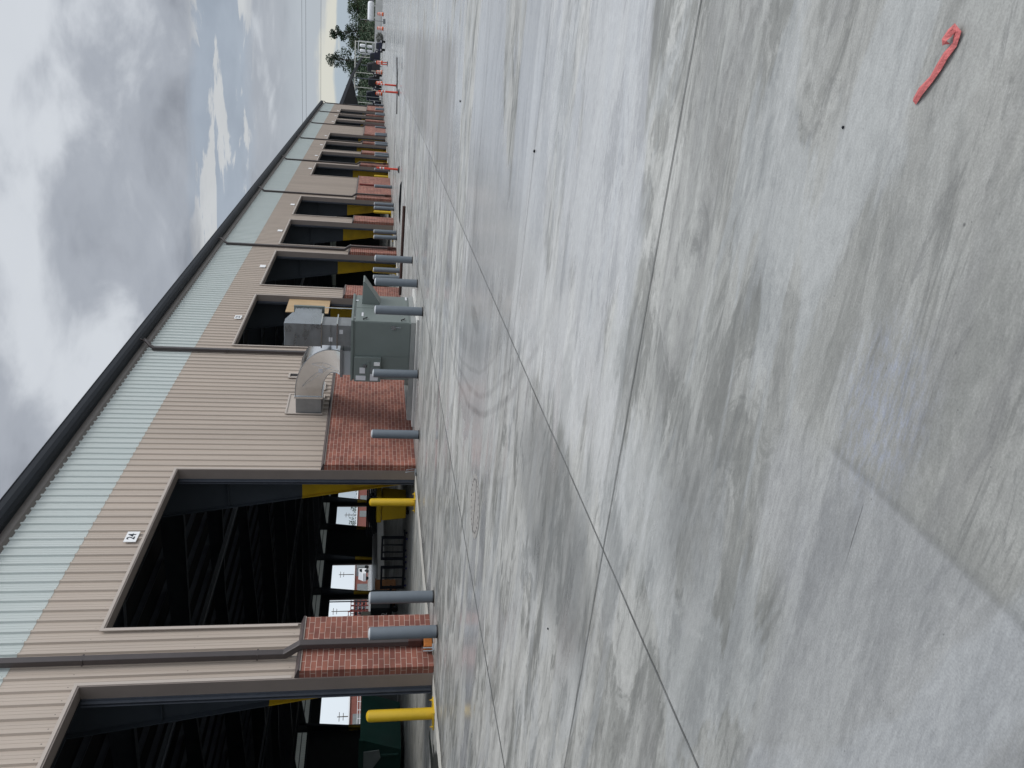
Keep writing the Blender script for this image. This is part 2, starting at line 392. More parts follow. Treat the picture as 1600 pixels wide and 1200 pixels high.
    if inside:
        sc.inputs['Scale']
        dk = N.new('ShaderNodeVectorMath'); dk.operation='SCALE'; dk.inputs['Scale'].default_value=1.25
        L.new(sc.outputs[0], dk.inputs[0]); L.new(dk.outputs[0], b.inputs['Base Color'])
    bp = N.new('ShaderNodeBump'); bp.inputs['Strength'].default_value=.22; bp.inputs['Distance'].default_value=.003
    if not inside: L.new(math_('SUBTRACT', .22, math_('MULTIPLY', wet_sheen, .2)), bp.inputs['Strength'])
    L.new(math_('ADD', strk, math_('MULTIPLY', fine, .5)), bp.inputs['Height']); L.new(bp.outputs[0], b.inputs['Normal'])
    return m
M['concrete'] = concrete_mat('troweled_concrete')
M['floor'] = concrete_mat('indoor_concrete', True)

# ------------------------------------------------------------------ ground, joints, hill
XW = -10.9                # siding plane
g = MB()
g.face([(-320,-60,0),(260,-60,0),(260,420,0),(-320,420,0)])
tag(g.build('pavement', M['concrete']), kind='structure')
g = MB(); g.face([(-68.7,-2.8,.005),(-11.15,-2.8,.005),(-11.15,133.6,.005),(-68.7,133.6,.005)])
tag(g.build('floor', M['floor']), kind='structure')

jm = mat('joint_dark_grey', (.125,.13,.128), .9, noise=.5, nscale=3)  # dark grey of the slab joints
j = MB()
def joint_x(x, y0, y1, w):          # joint running along y
    y = y0
    while y < y1:
        yy = min(y+1.2, y1); a = R.uniform(-.003,.003)
        j.face([(x-w/2+a,y,.004),(x+w/2+a,y,.004),(x+w/2,yy,.004),(x-w/2,yy,.004)]); y = yy
def joint_y(y, x0, x1, w, sk=0):
    j.face([(x0,y-w/2+sk*(x0),.0045),(x1,y-w/2+sk*x1,.0045),(x1,y+w/2+sk*x1,.0045),(x0,y+w/2+sk*x0,.0045)])
joint_x(-2.6, 1.6, 190, .011)
joint_x(-6.18, 5.0, 190, .028)
joint_x(-9.3, 3, 130, .008)
joint_y(3.63, -10.6, 5, .009, -.035)
for i in range(1, 32): joint_y(3.63+3.5*i if i > 1 else 6.93, -10.6, 25, (.007 if i < 4 else .016), -.07 if i==1 else -.04)
tag(j.build('pavement_joints', jm), kind='structure')

# pale broken edge where yard slab meets the door sills
e = MB()
def wavy(x0, x1, y0, y1, z, w):
    n = max(2, int((y1-y0)/.35)); prev = None
    for i in range(n+1):
        y = y0+(y1-y0)*i/n; a = x0+R.uniform(-w,w); b_ = x1+R.uniform(-w,w)
        if prev: e.face([(prev[0],prev[2],z),(prev[1],prev[2],z),(b_,y,z),(a,y,z)])
        prev = (a, b_, y)

# ------------------------------------------------------------------ warehouse
OPEN = [0,1,3,4,5,6,8,9,10,11,13,14,15]
def far(k): return 11.66+7.62*k
def near(k): return (far(k)-6.1) if k != 1 else 13.15
Y0, Y1 = -2.8, 133.6
ZT, ZB, ZE = 6.1, 7.4, 8.95          # opening head, band bottom, band top
W = empty('warehouse', (XW, 60, 0), 'long tan metal warehouse with red brick base and a row of open dock doors', 'warehouse')
solids = []                       # stretches of wall between openings
prev = Y0
for k in OPEN:
    solids.append((prev, near(k))); prev = far(k)
solids.append((prev, Y1))
solids[0] = (Y0, near(0))
for k in OPEN:
    e = MB(); wavy(-11.2, -10.78, near(k), far(k), .009, .025); e.build('door_sill', M['edge'], W)

PITCH = .305
PROF = [(0,0),(.018,.042),(.062,.042),(.08,0),(.145,0),(.151,.006),(.163,.006),(.169,0),(.215,0),(.221,.006),(.233,.006),(.239,0)]
def siding(mb, x, sgn, y0, y1, z0, z1):
    pts = [(y0, None)]
    k = math.floor(y0/PITCH)-1
    seq = []
    while k*PITCH < y1+PITCH:
        for a, h in PROF: seq.append((k*PITCH+a, h))
        k += 1
    def H(y):
        for (a,h),(b,g2) in zip(seq, seq[1:]):
            if a <= y <= b: return h+(g2-h)*(y-a)/(b-a+1e-9)
        return 0
    pts = [(y0, H(y0))]+[q for q in seq if y0 < q[0] < y1]+[(y1, H(y1))]
    n = len(mb.v)
    for y, h in pts: mb.v += [(x+sgn*h, y, z0), (x+sgn*h, y, z1)]
    for i in range(len(pts)-1):
        mb.f.append((n+2*i, n+2*i+2, n+2*i+3, n+2*i+1)); mb.m.append(0)
s = MB(); siding(s, XW, 1, Y0, Y1, ZT, ZB+.05); s.build('wall_siding', M['tan'], W)
s = MB(); siding(s, XW+.006, 1, Y0, Y1, ZB, ZE+.25); s.build('translucent_band', M['band'], W)
for a, b_ in solids:
    s = MB(); siding(s, XW, 1, a, b_, 2.5, ZT); s.build('wall_siding', M['tan'], W)
    s = MB(); s.box((XW-.03, a+.01, 0), (XW+.215, b_-.01, 2.42)); s.build('brick_wainscot', M['brick'], W)
    s = MB(); s.prism([(XW-.02,2.42),(XW+.245,2.42),(XW+.245,2.445),(XW+.22,2.455),(XW+.06,2.51),(XW-.02,2.51)], 1, a+.005, b_-.005)
    s.box((XW+.222,a+.003,2.40),(XW+.232,b_-.003,2.418), 1)
    s.build('sill_flashing', [M['darktrim'], M['trimlite']], W)
# thin rod on the first pier : vertical control joint
# inner liner wall (dark) so that no light leaks through
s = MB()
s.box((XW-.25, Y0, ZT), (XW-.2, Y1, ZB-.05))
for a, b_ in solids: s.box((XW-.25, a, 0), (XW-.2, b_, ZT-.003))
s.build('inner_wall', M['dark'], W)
# door frames and tracks
for k in OPEN:
    a, b_ = near(k), far(k); s = MB(); t = .018
    xo, xi = XW+.055, XW-.215
    s.box((xi, b_-t, 0.012), (xo, b_+t, ZT))                # far jamb
    s.box((xi, a-t, 0.012), (xo, a+t, ZT))
    s.box((xi, a-t, ZT), (xo, b_+t, ZT+.03))
    s.box((xo, b_+t-.012, 2.56), (xo+.012, b_+.075, ZT+.09), 1); s.box((xo, a-.075, 2.56), (xo+.012, a-t+.012, ZT+.09), 1)
    s.box((xo+.001, a-.06, ZT+.03), (xo+.013, b_+.06, ZT+.088), 1)
    fr = s.build('door_frame', [M['trim'], M['trimlite']], W)
    for yy, sg in ((b_, -1), (a, 1)):
        s = MB()
        s.box((xi-.095, yy+sg*.0, .02), (xi-.003, yy+sg*.035, ZT-.02)); s.box((xi-.05, yy+sg*.035, .03), (xi-.04, yy+sg*.10, ZT-.02)); s.box((xi-.095, yy+sg*.035, .03), (xi-.088, yy+sg*.12, ZT-.02))
        s.build('door_track', M['track'], fr)
# rolled door drums + header in the dark
# frames: columns + rafters
XF = -68.7; ZF = 7.75
def roofz(x): return 9.35+(x-XW)/(XF-XW)*(ZF+.35-9.35)
for i in range(18):
    y = 12.43+7.62*(i-1)
    if y > Y1: y = Y1-.3
    s = MB(); t = .011
    xo = -11.225
    def xin(z): return -11.58-.165*z
    def colpiece(mb, z0, z1, mi):
        mb.prism([(xo,z0),(xin(z0),z0),(xin(z1),z1),(xo,z1)], 1, y-t/2, y+t/2, mi)
        mb.box((xo-.0,y-.13,z0),(xo+.02,y+.13,z1), mi)
        mb.prism([(xin(z0)-.02,z0),(xin(z0),z0),(xin(z1),z1),(xin(z1)-.02,z1)], 1, y-.13, y+.13, mi)
        if z1 > 4:
            mb.box((xo-.01,y-.1,5.0),(xin(5)+.01,y+.1,5.02), mi); mb.box((xo-.01,y-.1,7.9),(xin(7.9)+.01,y+.1,7.92), mi)
        else: mb.box((xo-.01,y-.1,1.7),(xin(1.7)+.01,y+.1,1.712), mi)
    colpiece(s, .01, 3.05, 0); colpiece(s, 3.05, 8.95, 1)
    s.build('steel_column', [M['yellow'], M['primer']], W)
    s = MB()
    # far wall column
    xo2 = XF+.3
    def xin2(z): return xo2+.18+.12*z
    for z0, z1, mi in ((.01,2.35,0),(2.35,ZF-.2,1)):
        s.prism([(xo2,z0),(xin2(z0),z0),(xin2(z1),z1),(xo2,z1)], 1, y-t/2, y+t/2, mi)
        s.prism([(xin2(z0)+.02,z0),(xin2(z0),z0),(xin2(z1),z1),(xin2(z1)+.02,z1)], 1, y-.15, y+.15, mi)
        s.box((xo2-.02,y-.15,z0),(xo2,y+.15,z1), mi)
    s.build('steel_column', [M['yellow'], M['primer']], W)
    s = MB()
    top = [(x, roofz(x)-.25) for x in (XW-.45, XF+.3)]
    bot = [(XW-.45, roofz(XW)-1.5), (XW-6, roofz(XW-6)-1.15), (XW-16, roofz(XW-16)-.8), (XW-29, roofz(XW-29)-1.2), (XW-42, roofz(XW-42)-.8), (XF+5, roofz(XF+5)-1.0), (XF+.3, roofz(XF)-1.5)]
    s.prism(top+bot[::-1], 1, y-.008, y+.008)
    for (p, q) in zip(bot, bot[1:]):
        s.prism([(p[0],p[1]-.02),(q[0],q[1]-.02),(q[0],q[1]),(p[0],p[1])], 1, y-.13, y+.13)
    s.build('rafter', M['darksteel'], W)
for i in range(38):
    x = XW-1.0-1.52*i
    if x < XF+.5: break
    s = MB(); z = roofz(x)
    s.box((x-.003,Y0+.2,z-.25),(x+.003,Y1-.2,z-.03)); s.box((x,Y0+.2,z-.256),(x+.07,Y1-.2,z-.25)); s.build('purlin', M['darksteel'], W)
# girts behind the near wall + roof
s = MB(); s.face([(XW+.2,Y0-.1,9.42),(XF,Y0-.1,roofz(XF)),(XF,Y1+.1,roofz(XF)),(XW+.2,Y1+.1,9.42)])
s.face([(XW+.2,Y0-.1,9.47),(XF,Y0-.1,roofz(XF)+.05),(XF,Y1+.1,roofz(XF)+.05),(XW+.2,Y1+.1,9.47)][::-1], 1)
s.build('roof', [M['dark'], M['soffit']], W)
# interior girders and sprinkler mains give the ceiling its depth
for x in (XW-9, XW-29, XW-48):
    s = MB(); s.box((x-.09,Y0+.2,6.9),(x+.09,Y1-.2,7.0)); s.cyl((x+.6,Y0+.2,6.7),(x+.6,Y1-.2,6.7),.05,8); s.build('ceiling_girder', M['darksteel'], W)
# gable ends
s = MB(); s.prism([(XW,0),(XW,9.4),(XF,roofz(XF)),(XF,0)], 1, Y0-.06, Y0+.06); s.build('gable_wall', M['tan'], W)
s = MB(); s.box((XF,Y1-.03,0),(XW,Y1+.06,6.95)); s.prism([(XW,8.5),(XW,9.4),(-48,8.5)], 1, Y1-.03, Y1+.06); s.build('gable_wall', M['tan'], W)
s = MB(); s.box((XF+.2,Y1-.1,0.01),(XW-.3,Y1-.04,6.9)); s.prism([(XW-.3,8.45),(XW-.3,9.3),(-48,8.45)], 1, Y1-.1, Y1-.04); s.build('gable_liner', M['door'], W)
s = MB(); s.prism([(XW-.05,6.95),(XW-.05,8.5),(-48,8.5),(XF,roofz(XF)-.05),(XF,6.95)], 1, Y1+.0, Y1+.01); s.build('gable_translucent_band', M['band'], W)
s = MB()
for i in range(19): s.box((XW-2-3*i,Y1-.12,0.02),(XW-1.85-3*i,Y1-.11,8.4))
for z in (7.45, 7.95): s.box((XF+.3,Y1-.16,z),(XW-.4,Y1-.125,z+.05))
s.build('gable_girt', M['darksteel'], W)
s = MB(); s.box((XW-.05,Y1+.062,0),(XW+.09,Y1+.08,9.2)); s.build('corner_trim', M['bronze'], W)
# far wall : openings aligned with the frames
OPENF = [15,14,13,11,10,8,5]
sf = []; prev = Y0
for k in sorted(OPENF):
    sf.append((prev, far(k)-6.1)); prev = far(k)
sf.append((prev, Y1))
s = MB()
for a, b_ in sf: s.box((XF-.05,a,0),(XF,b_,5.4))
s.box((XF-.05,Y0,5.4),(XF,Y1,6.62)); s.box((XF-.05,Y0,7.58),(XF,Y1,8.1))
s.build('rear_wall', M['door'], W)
s = MB()
siding(s, XF-.03, 1, Y0, Y1, 6.6, 7.6); s.build('rear_translucent_band', M['band'], W)
s = MB(); s.box((XF+.02,Y0,7.08),(XF+.12,Y1,7.16)); s.box((XF+.02,Y0,6.4),(XF+.15,Y1,6.5)); s.build('rear_girt', M['darksteel'], W)
for k in (12, 9, 7, 6):
    s = MB()
    for q in range(5): s.box((XF+.03,far(k)-6.1+.1,.03+q*1.07),(XF+.08,far(k)-.1,.03+q*1.07+1.04))
    s.build('closed_door', M['door'], W)
for k in OPENF:
    for yy in (far(k), far(k)-6.1):
        s = MB(); s.box((XF-.06,yy-.12,0.01),(XF+.06,yy+.12,5.45)); s.build('rear_door_frame', M['trim'], W)
# slim leaning strut in one rear door
s = MB(); s.box((XF+.2, 87.0, .01),(XF+.3, 87.12, 5.6)); s.build('mullion', M['track'], W)

# gutter, fascia, downspouts
s = MB()
s.prism([(XW+.08,9.43),(XW+.08,9.12),(XW+.28,9.10),(XW+.36,9.16),(XW+.40,9.26),(XW+.40,9.40),(XW+.415,9.41),(XW+.415,9.43),(XW+.38,9.43),(XW+.38,9.27),(XW+.28,9.13),(XW+.10,9.14),(XW+.10,9.43)], 1, Y0-.1, Y1+.1)
s.build('gutter', M['slate'], W)
s = MB(); s.prism([(XW-.02,8.88),(XW+.10,8.95),(XW+.10,9.12),(XW-.02,9.4)], 1, Y0, Y1); s.build('eave_trim', M['soffit'], W)
for i in range(9):
    y = 12.42+15.24*i if i else 12.24
    if y > Y1: y = Y1+.0
    s = MB(); x1 = XW+.11; x2 = XW+.32; w = .05
    # gooseneck
    s.tube([(XW+.30,y+.28,9.14),(XW+.30,y+.27,9.0),(XW+.26,y+.2,8.9),(XW+.17,y+.07,8.78),(x1,y,8.62)], .062, 8)
    s.box((x1-.06,y-.07,2.72),(x1+.06,y+.07,8.7))
    s.prism([(x1-.055,2.76),(x1-.055,2.70),(x2-.055,2.40),(x2-.055,.42),(x2+.055,.42),(x2+.055,2.46),(x1+.055,2.76)], 1, y-.075, y+.075)
    d = s.build('downspout', M['bronze'], W, bevel=.012)
    s = MB(); s.box((x2-.075,y-.08,.20),(x2+.075,y+.08,.46)); s.box((x2-.055,y-.06,.012),(x2+.06,y+.06,.20)); s.build('pipe_boot', M['castiron'], d, bevel=.01)
    for z in (6.2, 3.2): s = MB(); s.box((x1-.062,y-.085,z),(x1+.062,y+.085,z+.03)); s.build('strap', M['bronze'], d)
# number plates
def text_mesh(txt, size):
    cu = bpy.data.curves.new('digits', 'FONT'); cu.body = txt; cu.size = size; cu.align_x = 'CENTER'; cu.align_y = 'CENTER'; cu.extrude = .002; cu.offset = size*.014
    o = bpy.data.objects.new('digits', cu); COL.objects.link(o)
    dg = bpy.context.evaluated_depsgraph_get(); me = bpy.data.meshes.new_from_object(o.evaluated_get(dg))
    bpy.data.objects.remove(o); return me
MX = Matrix(((0,0,1,0),(1,0,0,0),(0,1,0,0),(0,0,0,1)))      # x->Y, y->Z, z->X : faces +X
for k in OPEN:
    if k == 0: continue
    y = far(k)-3.05 - (.0 if k > 1 else .02); z = 6.42
    s = MB(); s.box((XW+.045,y-.2,z-.13),(XW+.06,y+.2,z+.13)); p = s.build('number_plate', M['white'], W)
    t = {1:'24', 3:'23'}.get(k)
    if t:
        me = text_mesh(t, .23); me.transform(Matrix.Translation((XW+.063,y,z)) @ MX); me.materials.append(M['digit'])
        o = bpy.data.objects.new('digits', me); COL.objects.link(o); o.parent = p
# duct frame on the wall, small louvre frames
def frame(y0,y1,z0,z1,t,x,mi=0,mb=None):
    mb.box((x,y0,z0),(x+.03,y0+t,z1),mi); mb.box((x,y1-t,z0),(x+.03,y1,z1),mi); mb.box((x,y0+t,z1-t),(x+.03,y1-t,z1),mi); mb.box((x,y0+t,z0),(x+.03,y1-t,z0+t),mi)
s = MB(); frame(22.72,24.2,2.66,3.78,.05,XW+.036,mb=s); s.box((XW+.034,22.77,3.45),(XW+.045,24.15,3.73),1); s.box((XW+.034,22.77,2.71),(XW+.04,24.15,3.45),2)
s.build('duct_surround', [M['trimlite'], M['tanplate'], M['black']], W)
s = MB(); frame(25.5,25.9,3.3,3.95,.06,XW+.036,mb=s); s.box((XW+.034,25.56,3.36),(XW+.04,25.84,3.9),2); s.build('wall_louvre', [M['trimlite'], M['panelgrey'], M['blackm']], W)
s = MB(); frame(24.55,25.2,2.68,3.1,.05,XW+.036,mb=s); s.box((XW+.034,24.6,2.7),(XW+.04,25.15,3.05),1)
s.build('wall_louvre', [M['trimlite'], M['panelgrey'], M['blackm']], W)
# plywood infill in the far corner of the third opening
s = MB(); s.box((XW-.1,32.75,3.02),(XW-.07,34.5,4.75)); s.build('plywood_panel', M['ply'], W)
# red standpipes on the brick of the solid bays
for y in (62.2, 104.4):
    s = MB(); s.cyl((XW+.3,y,.05),(XW+.3,y,2.3),.07,8); s.build('standpipe', M['redrack'], W)

# end downspout by the last corner
# white bird-nest wires: loose cable by the first spout
s = MB(); s.tube([(XW+.05,12.9,8.3),(XW+.12,12.75,8.1),(XW+.14,12.62,7.95),(XW+.13,12.5,7.9)],.006,5); s.build('loose_wire', M['cable'], W)

# ------------------------------------------------------------------ bollards
def make_bollard():
    o = empty('bollard', (0,0,0), 'x', 'bollard', 'grey bollards along the warehouse')
    s = MB(); s.lathe((0,0,0), [(.112,0),(.112,1.17),(.108,1.19)], 28); s.build('sleeve', M['grey'], o, smooth=True)
    s = MB(); s.lathe((0,0,1.19), [(.108,0),(.098,.014),(.07,.026),(.03,.032),(0,.033)], 28); s.build('cap', M['greycap'], o, smooth=True)
    s = MB(); s.lathe((0,0,.006), [(.118,0),(.118,.02),(.113,.03)], 28); s.build('collar', M['black'], o)
    s = MB(); s.lathe((0,0,.003), [(.19,0),(.17,.002),(.1,.003)], 15); s.build('ground_ring', M['basering'], o)  # thin rough dark disc on the ground round the sleeve
    return o
proto = make_bollard(); first = True
BOL = [(-9.68,11.43,'grey bollard at the left edge of the nearest brick pier, before its downspout'),
       (-9.72,12.46,'grey bollard just right of the nearest brick pier, before the open door 24'),
       (-9.38,18.55,'lone grey bollard before the wide brick wall left of the air handling unit'),
       (-8.35,20.1,'grey bollard before the left half of the air handling unit, beside its labels'),
       (-6.42,19.6,'pale topped grey bollard before the right corner of the air handling unit'),
       (-6.5,22.4,'pale topped grey bollard just right of the air handling unit and its hood'),
       (-6.7,25.75,'pale topped grey bollard standing in front of the long brown pipe')]
ordn = {3:'third',4:'fourth',5:'fifth',6:'sixth',8:'seventh',9:'eighth',10:'ninth',11:'tenth',13:'eleventh',14:'twelfth',15:'thirteenth'}
for k in (3,4,5,6,8,9,10,11,13,14,15):
    BOL.append((-9.85, far(k)+.12, f'grey bollard at the far jamb of the {ordn[k]} open door, nearer of its pair' if k not in (6,11,15) else f'grey bollard at the far jamb of the {ordn[k]} open door from the left'))
    if k not in (6,11,15): BOL.append((-9.85, far(k)+1.35, f'grey bollard on the pier just beyond the {ordn[k]} open door, farther of its pair'))
BOL.append((-9.9, 65.4, 'grey bollard before the brick wall just ahead of the seventh open door from the left'))
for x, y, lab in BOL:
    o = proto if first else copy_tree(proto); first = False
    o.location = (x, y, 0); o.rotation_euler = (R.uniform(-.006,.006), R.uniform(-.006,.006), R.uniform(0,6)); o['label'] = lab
proto = empty('yellow_bollard', (0,0,0), 'x', 'bollard', 'yellow bollards inside the door jambs')
s = MB(); s.lathe((0,0,.03), [(.105,0),(.105,1.1),(.098,1.15),(.06,1.18),(0,1.19)], 24); s.build('post', M['yellow'], proto, smooth=True)
s = MB(); s.box((-.2,-.2,.008),(.2,.2,.03))
s.build('base_plate', M['yellow'], proto)
for a in (-1,1):
    for b_ in (-1,1):
        s = MB(); s.lathe((a*.16,b_*.16,.03), [(.018,0),(.018,.025),(.008,.026),(.008,.05)], 6); s.build('bolt', M['yellow'], proto)
for i, k in enumerate(OPEN[:10]):
    o = proto if i == 0 else copy_tree(proto)
    o.location = ((-11.28 if k == 0 else -11.5), far(k)-.55 if k else 11.12, 0); 
    nm = {0:'nearest', 1:'second'}.get(k) or ordn.get(k)
    o['label'] = f'yellow bollard inside the far jamb of the {nm} open door from the left'

# ------------------------------------------------------------------ air handling unit
U = empty('air_handling_unit', (-8.15, 22.4, 0), 'grey green air handling unit with silver duct elbow and riser, standing by the brick wall', 'air handler')
x0,x1,y0,y1,z0,z1 = -9.0,-7.3,21.2,23.6,.2,1.8
s = MB(); s.box((x0,y0,z0),(x1,y1,z1-.03)); s.build('cabinet', M['unit'], U, bevel=.008)
s = MB(); s.box((x0-.04,y0-.04,z1-.04),(x1+.04,y1+.04,z1+.02)); s.box((x0-.02,y0-.02,z1-.07),(x1+.02,y1+.02,z1-.042)); s.build('top_rail', M['unit'], U, bevel=.006)
s = MB()
s.box((-10.25,y0-.02,.07),(x1+.03,y0+.07,.2)); s.box((-10.25,y1-.05,.07),(x1+.03,y1+.04,.2)); s.box((x1-.05,y0+.07,.07),(x1+.03,y1-.05,.2)); s.box((-10.25,y0+.07,.07),(-10.16,y1-.05,.2))
s.build('base_frame', M['galvflat'], U, bevel=.006)
s = MB(); s.box((-10.35,y0-.25,0),(x1+.2,y1+.3,.065)); s.build('concrete_pad', M['jersey'], U, bevel=.01)
s = MB()
for a, b_ in ((y0+.02, y0+1.17), (y0+1.2, y1-.02)):      # access doors on the right face
    s.box((x1+.001,a,z0+.05),(x1+.014,b_,z1-.1))
s.build('access_door', M['unit'], U, bevel=.004)
for (yy, zz) in ((y0+.14,1.45),(y0+.14,.42),(y1-.5,1.5),(y0+1.05,.95)):
    s = MB(); s.tube([(x1+.015,yy,zz+.04),(x1+.05,yy,zz+.04),(x1+.055,yy+.02,zz-.02),(x1+.05,yy+.1,zz-.05)],.019,6); s.build('handle', M['black'], U)
s = MB(); s.box((x0+.02,y0-.006,z0+.04),(-8.32,y0-.001,.98)); s.box((-8.28,y0-.008,z0+.03),(x1-.02,y0-.001,z1-.09)); s.build('front_panel', M['unit'], U)
s = MB(); s.box((x0-.02,y0-.13,.99),(-8.3,y0-.009,1.72)); cp = s.build('control_panel', M['unit'], U, bevel=.008)
s = MB(); s.box((-8.86,y0-.152,1.3),(-8.4,y0-.131,1.36)); s.build('raised_channel', M['unit'], cp)
for (a,b_,c,d) in ((-8.95,-8.8,1.44,1.62),(-8.97,-8.82,1.52,1.66),(-8.9,-8.62,1.1,1.27),(-8.72,-8.6,1.44,1.66)):
    pass
for (a,c,w,h,m_) in ((-8.98,1.4,.14,.27,'paper'),(-8.77,1.42,.17,.15,'paper'),(-8.98,1.06,.2,.22,'paper'),(-8.74,.99+.04,.15,.32,'panelgrey'),(-8.52,1.02,.09,.16,'white'),(-8.58,1.38,.09,.1,'galv')):
    s = MB(); s.box((a,y0-.137 if m_ not in('white','galv') else y0-.17,c),(a+w,y0-.1305,c+h)); s.build('label_plate', M[m_], cp)
for (a,c,w,h) in ((-7.4,1.3,.0,.0),):
    pass
s = MB(); s.box((-7.48,y0-.05,.62),(-7.38,y0-.009,.74)); s.cyl((-7.43,y0-.03,.62),(-7.43,y0-.03,.48),.012,6); s.build('disconnect_switch', M['galv'], U)
for (yy,zz,w,h) in ((y0+.42,1.5,.32,.05),(y0+.25,1.72,.08,.05),(y1-.6,1.66,.09,.07),(y1-.35,.25,.3,.05)):
    s = MB(); s.box((x1+.016,yy,zz),(x1+.02,yy+w,zz+h)); s.build('label_plate', M['paper'], U)
s = MB(); s.box((-8.86,y0-.014,.32),(-8.72,y0-.009,.38)); s.build('label_plate', M['paper'], U)
# rain hood on the right face
s = MB(); s.prism([(x1+.016,1.56),(x1+.016,1.05),(x1+.06,1.05),(-6.62,1.49),(-6.62,1.53)], 1, y1-.85, y1-.2); s.build('rain_hood', M['unit'], U, bevel=.006)
# riser duct
def rectbox(mb, a, b_, mi=0): mb.box(a, b_, mi)
s = MB(); s.box((-8.07,21.32,z1+.02),(-7.47,22.0,2.62)); s.build('riser_duct', M['galvdark'], U, bevel=.01)
s = MB(); s.prism([(21.28,2.62),(22.2,2.62),(22.2,3.46),(21.62,3.6),(21.28,3.6)], 0, -8.1, -7.44); s.build('upper_duct', M['galv'], U, bevel=.012)
s = MB()
for z in (2.18, 2.6):
    s.box((-8.13,21.25,z),(-7.41,22.08,z+.03))
s.build('duct_flange', M['galvshiny'], U)
s = MB()
for z in (2.36,): s.box((-8.085,21.305,z),(-7.455,21.318,z+.012))
for z in (2.85,3.25): s.box((-8.11,21.268,z),(-7.44,21.279,z+.01))
s.build('duct_seam', M['galv'], U)
s = MB(); s.box((-8.05,22.2,2.68),(-7.5,22.85,3.42)); s.build('intake_hood', M['galv'], U, bevel=.01)
s = MB(); s.box((-8.1,22.85,2.62),(-7.46,22.93,3.48)); s.box((-8.08,22.2,2.60),(-7.48,22.26,2.68)); s.build('hood_frame', M['unit'], U)
s = MB(); s.cyl((-7.5,22.9,1.8),(-7.5,22.9,2.62),.015,8); s.build('conduit', M['galvshiny'], U)
for (a,c) in ((-7.95,2.32),(-7.72,2.04)):
    s = MB(); s.box((a,21.31,c),(a+.12,21.317,c+.1)); s.build('label_plate', M['paper'], U)
# elbow duct to the wall
n = 22; E_ = []
for i in range(n+1):
    th = i/n*PI/2; q = i/n
    xi_, zi_ = -10.3+1.3*math.sin(th), 2.12+.57*math.cos(th)
    xo_, zo_ = -10.3+2.0*math.sin(th), 2.12+1.35*math.cos(th)
    yn = 22.8-1.3*(q**1.2); yf = yn+1.15+.25*q
    E_.append(((xi_,yn,zi_),(xo_,yn,zo_),(xo_,yf,zo_),(xi_,yf,zi_)))
s = MB()
for p, q in zip(E_, E_[1:]):
    for a in range(4):
        b_ = (a+1) % 4; s.face([p[a],q[a],q[b_],p[b_]])
s.face(E_[0]); s.face(E_[-1][::-1])
el = s.build('duct_elbow', M['galvshiny'], U)
bm_ = el.data
for p in bm_.polygons: p.use_smooth = True
import bmesh
bm = bmesh.new(); bm.from_mesh(bm_); bmesh.ops.remove_doubles(bm, verts=bm.verts, dist=.0005); bmesh.ops.recalc_face_normals(bm, faces=bm.faces); bm.to_mesh(bm_); bm.free()
bm_.set_sharp_from_angle(angle=math.radians(40))
s = MB()                              # standing seams: outer edge and two ribs on the near face
s.tube([(p[1][0],p[1][1]-.006,p[1][2]) for p in E_], .014, 6)
s.tube([(p[0][0],p[0][1]-.006,p[0][2]) for p in E_], .012, 6)
for t0, t1, f0, f1 in ((.18,.78,.0,1.0),(.5,.98,.1,.9)):
    a = E_[int(t0*n)]; b_ = E_[int(t1*n)]
    va = Vector(a[0]).lerp(Vector(a[1]), .75); vb = Vector(b_[0]).lerp(Vector(b_[1]), .25 if t0 < .4 else .1)
    s.tube([va+Vector((0,-.004,0)), (va+vb)/2+Vector((0,-.012,0)), vb+Vector((0,-.004,0))], .006, 5)
s.build('elbow_seam', M['galv'], U)
s = MB(); s.box((-9.02,21.5,z1+.02),(-8.28,22.66,2.04)); s.build('flexible_collar', M['greycap'], U, bevel=.02)
s = MB(); s.box((-9.06,21.44,2.04),(-8.24,22.72,2.115)); s.build('collar_flange', M['galvdark'], U)
s = MB(); s.box((XW+.05,22.8,2.7),(-10.36,23.95,3.46)); s.build('wall_duct', M['galvdark'], U, bevel=.012)
s = MB(); s.box((-10.36,22.77,2.66),(-10.3,23.98,3.5)); s.build('duct_flange', M['galvshiny'], U)
s = MB(); s.box((-9.2,22.06,2.62),(-9.08,22.075,2.74)); s.build('label_plate', M['paper'], U)

# ------------------------------------------------------------------ ground clutter by the wall
s = MB(); s.tube([(-6.4,33.1,.06),(-7.5,33.25,.06),(-8.58,33.4,.06),(-9.6,33.6,.06),(-10.3,33.65,.06)], .062, 10)
tag(s.build('rusty_pipe', M['rust'], smooth=True), 'long rusty brown pipe lying on the concrete before the third open door', 'pipe')
s = MB(); s.box((-7.35,37.4,.004),(-6.3,37.75,.13)); s.box((-8.1,36.8,.004),(-7.3,37.5,.07))
s = MB(); s.prism([(-8.4,0.005),(-6.35,0.005),(-6.5,.07),(-7.3,.1),(-8.1,.06)], 1, 38.6, 38.9)
tag(s.build('timber_offcut', M['blackm']), 'dark flat offcut lying on the concrete left of the orange post', 'debris')
s = MB(); s.prism([(-3.4,.01),(-1.9,.01),(-2.6,.05),(-3.0,.06)], 1, 52.6, 52.8); s.tube([(-4.4,50.9,.03),(-3.6,51.6,.03),(-3.0,52.3,.03),(-2.2,53.9,.03),(-1.4,55.6,.03)], .035, 6)
tag(s.build('black_hose', M['black']), 'black hose stretched over the yard between two orange posts', 'hose')
s = MB()
s.tube([(XW+.40,11.93,.02),(XW+.42,11.93,.02),(XW+.42,11.93,.2)],.012,6); s.tube([(XW+.42,11.85,.02),(XW+.42,11.85,.2)],.012,6); s.box((XW+.36,11.8,.004),(XW+.48,11.97,.03))
tag(s.build('anchor_bracket', M['chrome']), 'small shiny metal bracket standing against the base of the nearest brick pier', 'bracket')
